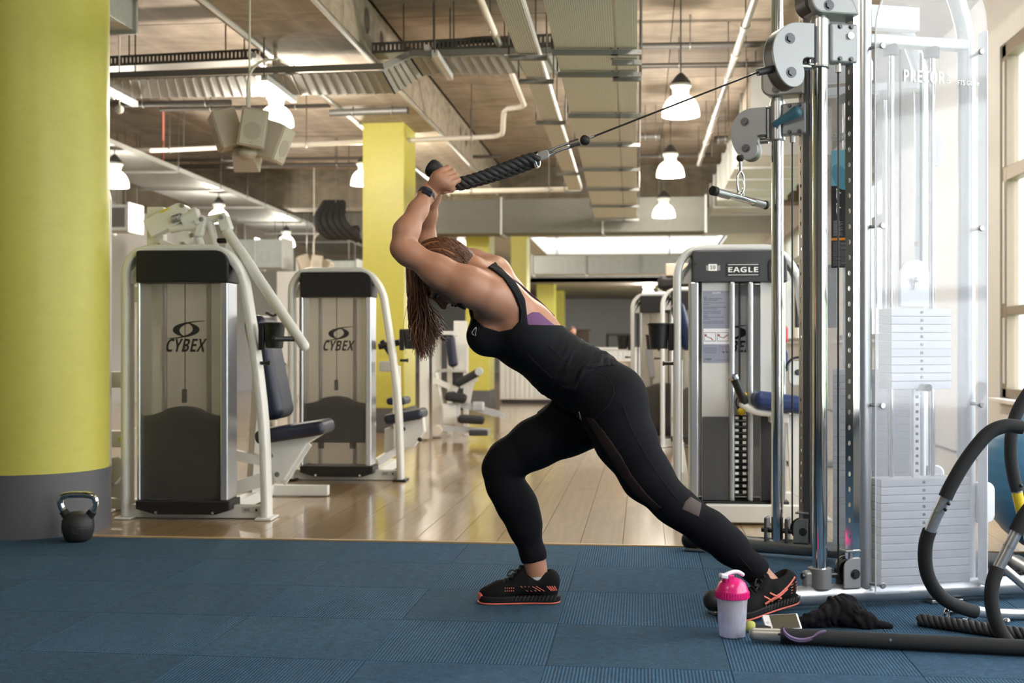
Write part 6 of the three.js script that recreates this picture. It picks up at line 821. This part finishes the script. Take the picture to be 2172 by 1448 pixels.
// surface points seen from the camera's side
const onto = (f, px, py, z0 = 0.3) => { let p = P(px, py, z0), dir = P(px, py, z0 - 0.1).sub(p).normalize(); for (let i = 0; i < 90; i++) { const d = f(p.x, p.y, p.z); if (d < 0.0004) break; p.addScaledVector(dir, Math.max(d * 0.8, 0.0005)); } return p; };
const line = (f, pts, r, n = 30) => new THREE.TubeGeometry(curve(pts.map(q => onto(f, ...q))), n, r, 6);
{
  const sm = cloth([0.02, 0.02, 0.024], 0.9), lg = woman.children.find(o => o.name === 'leggings'), tk = woman.children.find(o => o.name === 'tank_top');
  mesh('seam', [line(legS, [[1262, 790], [1290, 800], [1302, 830], [1290, 860], [1268, 880], [1258, 900]], 0.0012)], sm, lg); mesh('seam', [line(legS, [[1300, 795], [1322, 860], [1345, 920], [1392, 1000], [1440, 1062]], 0.0012)], sm, lg); mesh('seam', [line(legS, [[1448, 1072], [1490, 1102], [1540, 1148], [1596, 1212]], 0.0011)], sm, lg); mesh('seam', [line(legS, [[1345, 925], [1325, 940], [1308, 955]], 0.001)], sm, lg);
  mesh('seam', [line(tankS, [[1076, 704], [1120, 752], [1170, 800], [1210, 830]], 0.001)], sm, tk); mesh('seam', [line(tankS, [[1126, 692], [1165, 735], [1220, 790]], 0.001)], sm, tk); mesh('armhole_binding', [line(tankS, [[1070, 595], [1092, 628], [1103, 660], [1102, 686]].map(([x, y]) => [x + 3, y - 2]), 0.0022)], cloth([0.02, 0.02, 0.022]), tk);
  const mp = (poly, f) => { const q = polyS(poly.map(e => P2(e[0], e[1], 0.12))); return (x, y, z) => smax(Math.max(f(x, y, z) - 0.0022, -z + 0.02), q(x, y), 0.004); };
  const mm = cloth([0.03, 0.02, 0.018], 0.7), A = mp([[1240, 882], [1256, 884], [1282, 915], [1312, 958], [1338, 1004], [1372, 1046], [1402, 1074], [1386, 1080], [1340, 1042], [1300, 985], [1266, 930]], legS), C = mp([[1462, 1050], [1488, 1066], [1478, 1094], [1440, 1076], [1448, 1060]], legS);
  mesh('mesh_panel', netMesh(A, ...bb([P(1232, 875, 0.06), P(1412, 1090, 0.24)], 0.01), 0.0052), mm, lg, { label: 'sheer dark brown mesh strip along the thigh' }); mesh('mesh_panel', netMesh(C, ...bb([P(1432, 1044, 0.06), P(1496, 1100, 0.2)], 0.01), 0.0045), std([0.055, 0.035, 0.03], 0.7), lg, { label: 'sheer mesh patch behind the knee' });
  const wm = std([0.8, 0.8, 0.8], 0.6); mesh('logo', [line(tankS, [[1004, 700], [1010, 694], [1009, 712]], 0.001, 16), line(tankS, [[1010, 694], [1001, 705], [1006, 711]], 0.0009, 16)], wm, tk); mesh('logo', [line(legS, [[1224, 884], [1228, 873], [1233, 890]], 0.001, 16), line(legS, [[1228, 873], [1230, 884], [1229, 888]], 0.0009, 12)], wm, lg);
  // bra strings over the bare back
  const bs = (px, py, z) => { let p = P(px, py, z), dir = V(-0.69, -0.72, 0); for (let i = 0; i < 60; i++) { const d = torsoArm(p.x, p.y, p.z); if (d < 0.001) break; p.addScaledVector(dir, d * 0.8); } return p; };
  for (const [z0, z1] of [[0.05, 0.0], [0.035, -0.02], [-0.05, -0.03]]) mesh('bra_string', new THREE.TubeGeometry(curve([[1090, 540], [1130, 580], [1165, 625], [1190, 655]].map(([x, y], i) => bs(x, y, z0 + (z1 - z0) * i / 3))), 30, 0.003, 8), cloth([0.05, 0.025, 0.055]), woman);
}
// hair
{
  const hair = new THREE.Group(); hair.name = 'hair'; woman.add(hair);
  const capF = (x, y, z) => { const dx = x - HCn.x, dy = y - HCn.y, f = dx * hf.x + dy * hf.y, u = dx * hu.x + dy * hu.y, s = Math.abs(z), st = 0.0022 * Math.sin(z * 420 + u * 60 + 3 * Math.sin(f * 60)) + 0.002 * Math.sin(u * 240 + f * 330 + z * 90); const d = ellS0(x, y, z) - 0.001 + st; return smax(d, f - (0.012 + 0.62 * Math.max(u, -0.02) - (u < -0.02 ? 0.5 * (-0.02 - u) : 0)) - 0.004 * Math.sin(z * 90), 0.01); };
  const ellS0 = ellS(hp(-0.006, 0.004), hf, hu, ez, 0.105, 0.119, 0.088);
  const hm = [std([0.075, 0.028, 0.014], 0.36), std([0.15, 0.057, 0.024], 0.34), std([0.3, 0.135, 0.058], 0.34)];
  mesh('crown_hair', netMesh(capF, ...bb([hp(0.12, 0.14, 0.11), hp(-0.13, -0.13, -0.11), hp(0.12, -0.13), hp(-0.13, 0.14)], 0.01), 0.0045), hm[0], hair);
  const locks = [[], [], []], surf = (a, s, k = 1) => { const w = Math.sqrt(Math.max(0.05, 1 - (s / 0.09) ** 2)); return hp(-Math.cos(a) * 0.107 * w * k, Math.sin(a) * 0.121 * w * k, s); };
  for (let i = 0; i < 430; i++) {
    const s = rr(-0.082, 0.084), a0 = rr(-0.25, 1.0), a1 = rr(1.5, 2.15), pts = [], k = rr(1.0, 1.05); for (let j = 0; j <= 4; j++) pts.push(surf(a0 + (a1 - a0) * j / 4, s * (1 - 0.05 * j), k));
    const q = pts.at(-1), t = rnd(), ex2 = 872 + 66 * t, ey2 = 690 + 78 * Math.sin(Math.PI * Math.min(1, 0.12 + t * 0.85)) * rr(0.55, 1), e = P(ex2, ey2, s * 0.62), ph0 = rr(0, 6.3), amp = rr(0.003, 0.013);
    for (let j = 1; j <= 6; j++) { const w = j / 6, m = q.clone().lerp(e, w); m.x = q.x + (e.x - q.x) * w ** 1.5 + amp * Math.sin(ph0 + w * 10) * (0.3 + w); m.z += amp * Math.cos(ph0 + w * 6) * 0.8; pts.push(m); }
    locks[i % 7 === 0 ? 2 : i % 2].push(taper(pts, rr(0.0022, 0.0046), 0.0006, 30, 5));
  }
  for (let i = 0; i < 110; i++) { // forehead and temple hair falling past the face
    const s = rr(-0.07, 0.078), a = rr(2.0, 2.5), q = surf(a, s, 1.02), t = rnd(), e = P(888 + 62 * t, 672 + rr(0, 62), s * 0.75), ph0 = rr(0, 6), amp = rr(0.002, 0.008), pts = [surf(a - 0.5, s, 1.02), q]; for (let j = 1; j <= 5; j++) { const w = j / 5, m = q.clone().lerp(e, w); m.x = q.x + (e.x - q.x) * w ** 1.7 + amp * Math.sin(ph0 + w * 8) * (0.3 + w); pts.push(m); } locks[i % 3].push(taper(pts, rr(0.0018, 0.0036), 0.0006, 24, 5));
  }
  for (let i = 0; i < 180; i++) { const s = rr(-0.08, 0.083), a0 = rr(-1.4, -0.3), pts = []; for (let j = 0; j <= 5; j++) pts.push(surf(a0 + j * rr(0.24, 0.34), s + 0.004 * Math.sin(j + i), rr(1.0, 1.035))); locks[i % 5 === 0 ? 1 : 0].push(taper(pts, 0.003, 0.0012, 18, 5)); }
  for (let i = 0; i < 12; i++) { const t = rr(0, 1); locks[1].push(taper([P(880 + 20 * t, 590, 0.05), P(862 + 30 * t, 650, 0.05), P(852 + 60 * t, 700, 0.04), P(858 + 70 * t, 735 + 20 * rnd(), 0.03)], 0.0009, 0.0004, 20, 5)); }
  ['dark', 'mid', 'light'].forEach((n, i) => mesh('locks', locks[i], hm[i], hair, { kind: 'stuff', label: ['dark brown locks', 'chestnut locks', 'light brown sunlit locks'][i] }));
}
// watch
{
  const w = P(905, 413, 0.06), dir = P(914, 400, 0.05).sub(P(886, 446, 0.095)).normalize(), q = new THREE.Quaternion().setFromUnitVectors(V(0, 1, 0), dir), t = new THREE.Group(), M4 = new THREE.Matrix4().compose(w, q, V(1, 1, 1));
  t.name = 'fitness_band'; t.userData.label = 'black fitness band with a dark screen'; woman.add(t);
  mesh('strap', [lathe([[0.0275, -0.009], [0.0305, -0.009], [0.031, 0], [0.0305, 0.009], [0.0275, 0.009]], 40).applyMatrix4(M4)], std([0.03, 0.032, 0.04], 0.6), t); mesh('screen', [rbox(0.034, 0.019, 0.008, 0, 0, 0, 0.003).rotateY(0.15).applyMatrix4(new THREE.Matrix4().compose(w.clone().add(V(0.004, 0.004, 0.03)), q, V(1, 1, 1)))], std([0.01, 0.012, 0.02], 0.12), t);
}
// shoes
function shoe(label, pos, yaw, pitch, side) {
  const g = new THREE.Group(); g.name = 'running_shoe'; g.userData.label = label; g.position.copy(pos); g.rotation.set(0, yaw, pitch, 'YXZ'); woman.add(g);
  const U = [ellS(V(-0.086, 0.03, 0), ex, ey, ez, 0.056, 0.03, 0.041), capS(V(-0.065, 0.042, 0), V(0.03, 0.058, 0), 0.034, 0.036, 0.92), ellS(V(0.088, 0.05, 0), ex, ey, ez, 0.042, 0.05, 0.034), capS(V(0.035, 0.07, 0), V(0.1, 0.082, 0), 0.034, 0.031), capS(V(-0.012, 0.078, 0), V(0.012, 0.112, 0), 0.022, 0.016, 0.8)], open = ellS(V(0.058, 0.122, 0), ex, ey, ez, 0.047, 0.04, 0.026);
  const up = (x, y, z) => { let d = U[0](x, y, z); for (let i = 1; i < 4; i++) d = smin(d, U[i](x, y, z), 0.025); d = smin(d, U[4](x, y, z), 0.016); return Math.max(smax(d, -open(x, y, z), 0.006), 0.012 - y); };
  const mesh3 = netMesh(up, [-0.15, 0, -0.06], [0.14, 0.14, 0.06], 0.0038); mesh('upper', mesh3, std([0.0085, 0.0082, 0.0088], 0.8, 0, { specularIntensity: 0.3 }), g);
  const out = (k, x0, x1) => { const s = new THREE.Shape(); s.moveTo(x0, 0); s.bezierCurveTo(x0, -0.05 * k, -0.1, -0.05 * k, -0.06, -0.046 * k); s.bezierCurveTo(0, -0.036 * k, 0.05, -0.034 * k, 0.09, -0.038 * k); s.bezierCurveTo(x1, -0.038 * k, x1, 0.038 * k, 0.09, 0.038 * k); s.bezierCurveTo(0.05, 0.034 * k, 0, 0.036 * k, -0.06, 0.046 * k); s.bezierCurveTo(-0.1, 0.05 * k, x0, 0.05 * k, x0, 0); return s; };
  mesh('midsole', extrude(out(1, -0.143, 0.152), 0.022, 0.005).rotateX(Math.PI / 2).translate(0, 0.027, 0), std([0.011, 0.011, 0.012], 0.6, 0, { specularIntensity: 0.4 }), g); const coral = std([0.75, 0.17, 0.12], 0.5); mesh('outsole', extrude(out(1.02, -0.147, 0.151), 0.0048, 0.0015).rotateX(Math.PI / 2).translate(0, 0.0055, 0), coral, g); mesh('toe_guard', ball(0.02, -0.132, 0.022, 0, 0.7, 0.9, 1.5), coral, g);
  for (let i = 0; i < 12; i++) mesh('sole_groove', rod(V(-0.03 + i * 0.013, 0.012, 0.0385 + (i < 2 ? 0.003 : 0)), V(-0.022 + i * 0.013, 0.03, 0.037), 0.0016, 0.0016, 5), std([0.05, 0.05, 0.05], 0.6), g);
  const on = (x, y) => { let z = 0.07; for (let i = 0; i < 60; i++) { const d = up(x, y, z); if (d < 0.0004) break; z -= Math.max(d * 0.8, 0.0004); } return V(x, y, z); }, st = (pts, r) => new THREE.TubeGeometry(curve(pts.map(p => on(...p))), 20, r, 6);
  if (side) { for (const p of [[[0.112, 0.09], [0.07, 0.068], [0.02, 0.05], [-0.025, 0.034]], [[0.07, 0.062], [0.03, 0.046], [0, 0.04], [-0.018, 0.034]], [[-0.004, 0.066], [0.02, 0.05], [0.046, 0.035]], [[-0.028, 0.06], [-0.008, 0.046], [0.008, 0.035]]]) mesh('stripe', st(p, 0.0036), coral, g); for (let i = 0; i < 4; i++) mesh('heel_stripe', st([[0.085, 0.07 - i * 0.009], [0.118, 0.074 - i * 0.01]], 0.0022), std([0.4, 0.12, 0.09], 0.6), g); }
  else { for (let i = 0; i < 5; i++) mesh('stripe', st([[0.0 + i * 0.013, 0.062], [0.025 + i * 0.014, 0.044]], 0.0014), coral, g); for (let i = 0; i < 4; i++) mesh('heel_stripe', st([[0.088 + i * 0.008, 0.062], [0.104 + i * 0.006, 0.045]], 0.0024), coral, g); for (let i = 0; i < 10; i++) mesh('eyelet', ball(0.0022, ...on(-0.052 + (i % 5) * 0.007, 0.046 + Math.floor(i / 5) * 0.009).toArray(), 1, 1, 1, 8), coral, g); }
  for (let i = 0; i < 5; i++) { const x = -0.052 + i * 0.013; let y = 0.14; while (y > 0.03 && up(x, y, 0) > 0.001) y -= 0.001; mesh('lace', tube([V(x - 0.004, y - 0.008, 0.022), V(x, y + 0.002, 0), V(x - 0.004, y - 0.008, -0.022)], 0.0028, 12, 6), M.blackMatte, g); }
  mesh('lace_bow', tube([V(-0.01, 0.098, 0), V(-0.03, 0.112, 0.012), V(-0.045, 0.095, 0.02), V(-0.02, 0.094, 0.01), V(-0.05, 0.086, 0.03)], 0.0024, 24, 6), M.blackMatte, g); return g;
}
{
  const a = P(1104, 1277, -0.112), b = P(1622, 1310, 0.115); shoe('black running shoe of the forward foot, flat on the carpet', V(a.x, 0.001, a.z), 0, 0, false); shoe('black running shoe with coral stripes on the trailing foot', V(b.x, 0.022, b.z), 0.5, 0.13, true);
  const sk = (p, q, r) => mesh('ankle_sock', aim(lathe([[0.033, -0.012], [0.037, -0.012], [0.0365, 0.008], [0.034, 0.012], [0.0315, 0.01]], 30), p, q), std([0.6, 0.58, 0.57], 0.9), woman, { label: r });
  sk(P(1138, 1226, -0.112), P(1137, 1214, -0.112), 'pale ankle sock of the forward foot');
}
{ // man behind the counter
  const p = at(1213, 735, 27), m = thing('person', 'distant man in a white shirt sitting behind the counter', 'person', [p.x, 0, p.z], YAW + 0.4);
  const c = (a, b, r, q, k) => capS(V(...a), V(...b), r, q, k), f1 = [c([0, 0.5, 0], [0, 0.85, 0], 0.14, 0.16, 0.75), c([-0.2, 0.95, 0], [0.2, 0.95, 0], 0.07, 0.07), c([0, 0.95, 0], [0, 1.08, 0.01], 0.06, 0.055), c([-0.22, 0.94, 0], [-0.27, 0.7, 0.06], 0.05, 0.042), c([0.22, 0.94, 0], [0.27, 0.7, 0.06], 0.05, 0.042), c([-0.27, 0.7, 0.06], [-0.1, 0.72, 0.28], 0.04, 0.032), c([0.27, 0.7, 0.06], [0.1, 0.72, 0.28], 0.04, 0.032), c([-0.1, 0.48, 0], [-0.12, 0.48, 0.42], 0.085, 0.065), c([0.1, 0.48, 0], [0.12, 0.48, 0.42], 0.085, 0.065), c([-0.12, 0.48, 0.42], [-0.12, 0.06, 0.4], 0.06, 0.045), c([0.12, 0.48, 0.42], [0.12, 0.06, 0.4], 0.06, 0.045)];
  const hd = ellS(V(0, 1.2, 0.03), ex, ey, ez, 0.075, 0.11, 0.09), nose = c([0, 1.2, 0.12], [0, 1.175, 0.135], 0.01, 0.012), bf = (x, y, z) => { let d = f1[0](x, y, z); for (let i = 1; i < f1.length; i++) d = smin(d, f1[i](x, y, z), 0.04); return smin(smin(d, hd(x, y, z), 0.02), nose(x, y, z), 0.01); };
  mesh('body', netMesh(bf, [-0.36, 0, -0.25], [0.36, 1.36, 0.55], 0.02), skin, m); mesh('shirt', netMesh((x, y, z) => Math.max(bf(x, y, z) - 0.012, 0.52 - y, y - 1.02, z - 0.2), [-0.38, 0.4, -0.28], [0.38, 1.1, 0.4], 0.02), std([0.75, 0.76, 0.8], 0.8), m); mesh('trousers', netMesh((x, y, z) => Math.max(bf(x, y, z) - 0.01, y - 0.55, 0.1 - y), [-0.3, 0, -0.25], [0.3, 0.62, 0.55], 0.02), M.navy, m); mesh('hair', netMesh((x, y, z) => Math.max(hd(x, y, z) - 0.014, 0.06 - (y - 1.2) + (z - 0.03) * 0.9 - 0.03), [-0.12, 1.05, -0.12], [0.12, 1.36, 0.2], 0.012), std([0.08, 0.04, 0.02], 0.6), m);
  const st = thing('stool', 'dark stool under the distant seated man', 'stool', [p.x, 0, p.z], YAW); mesh('seat', cyl(0.18, 0.05, 0, 0.345, 0, 'y', 24), M.charcoal, st); mesh('stem', cyl(0.03, 0.34, 0, 0.18, 0), M.steel, st); mesh('base', cyl(0.2, 0.02, 0, 0.012, 0, 'y', 24), M.steel, st);
}

renderer.render(scene, camera);
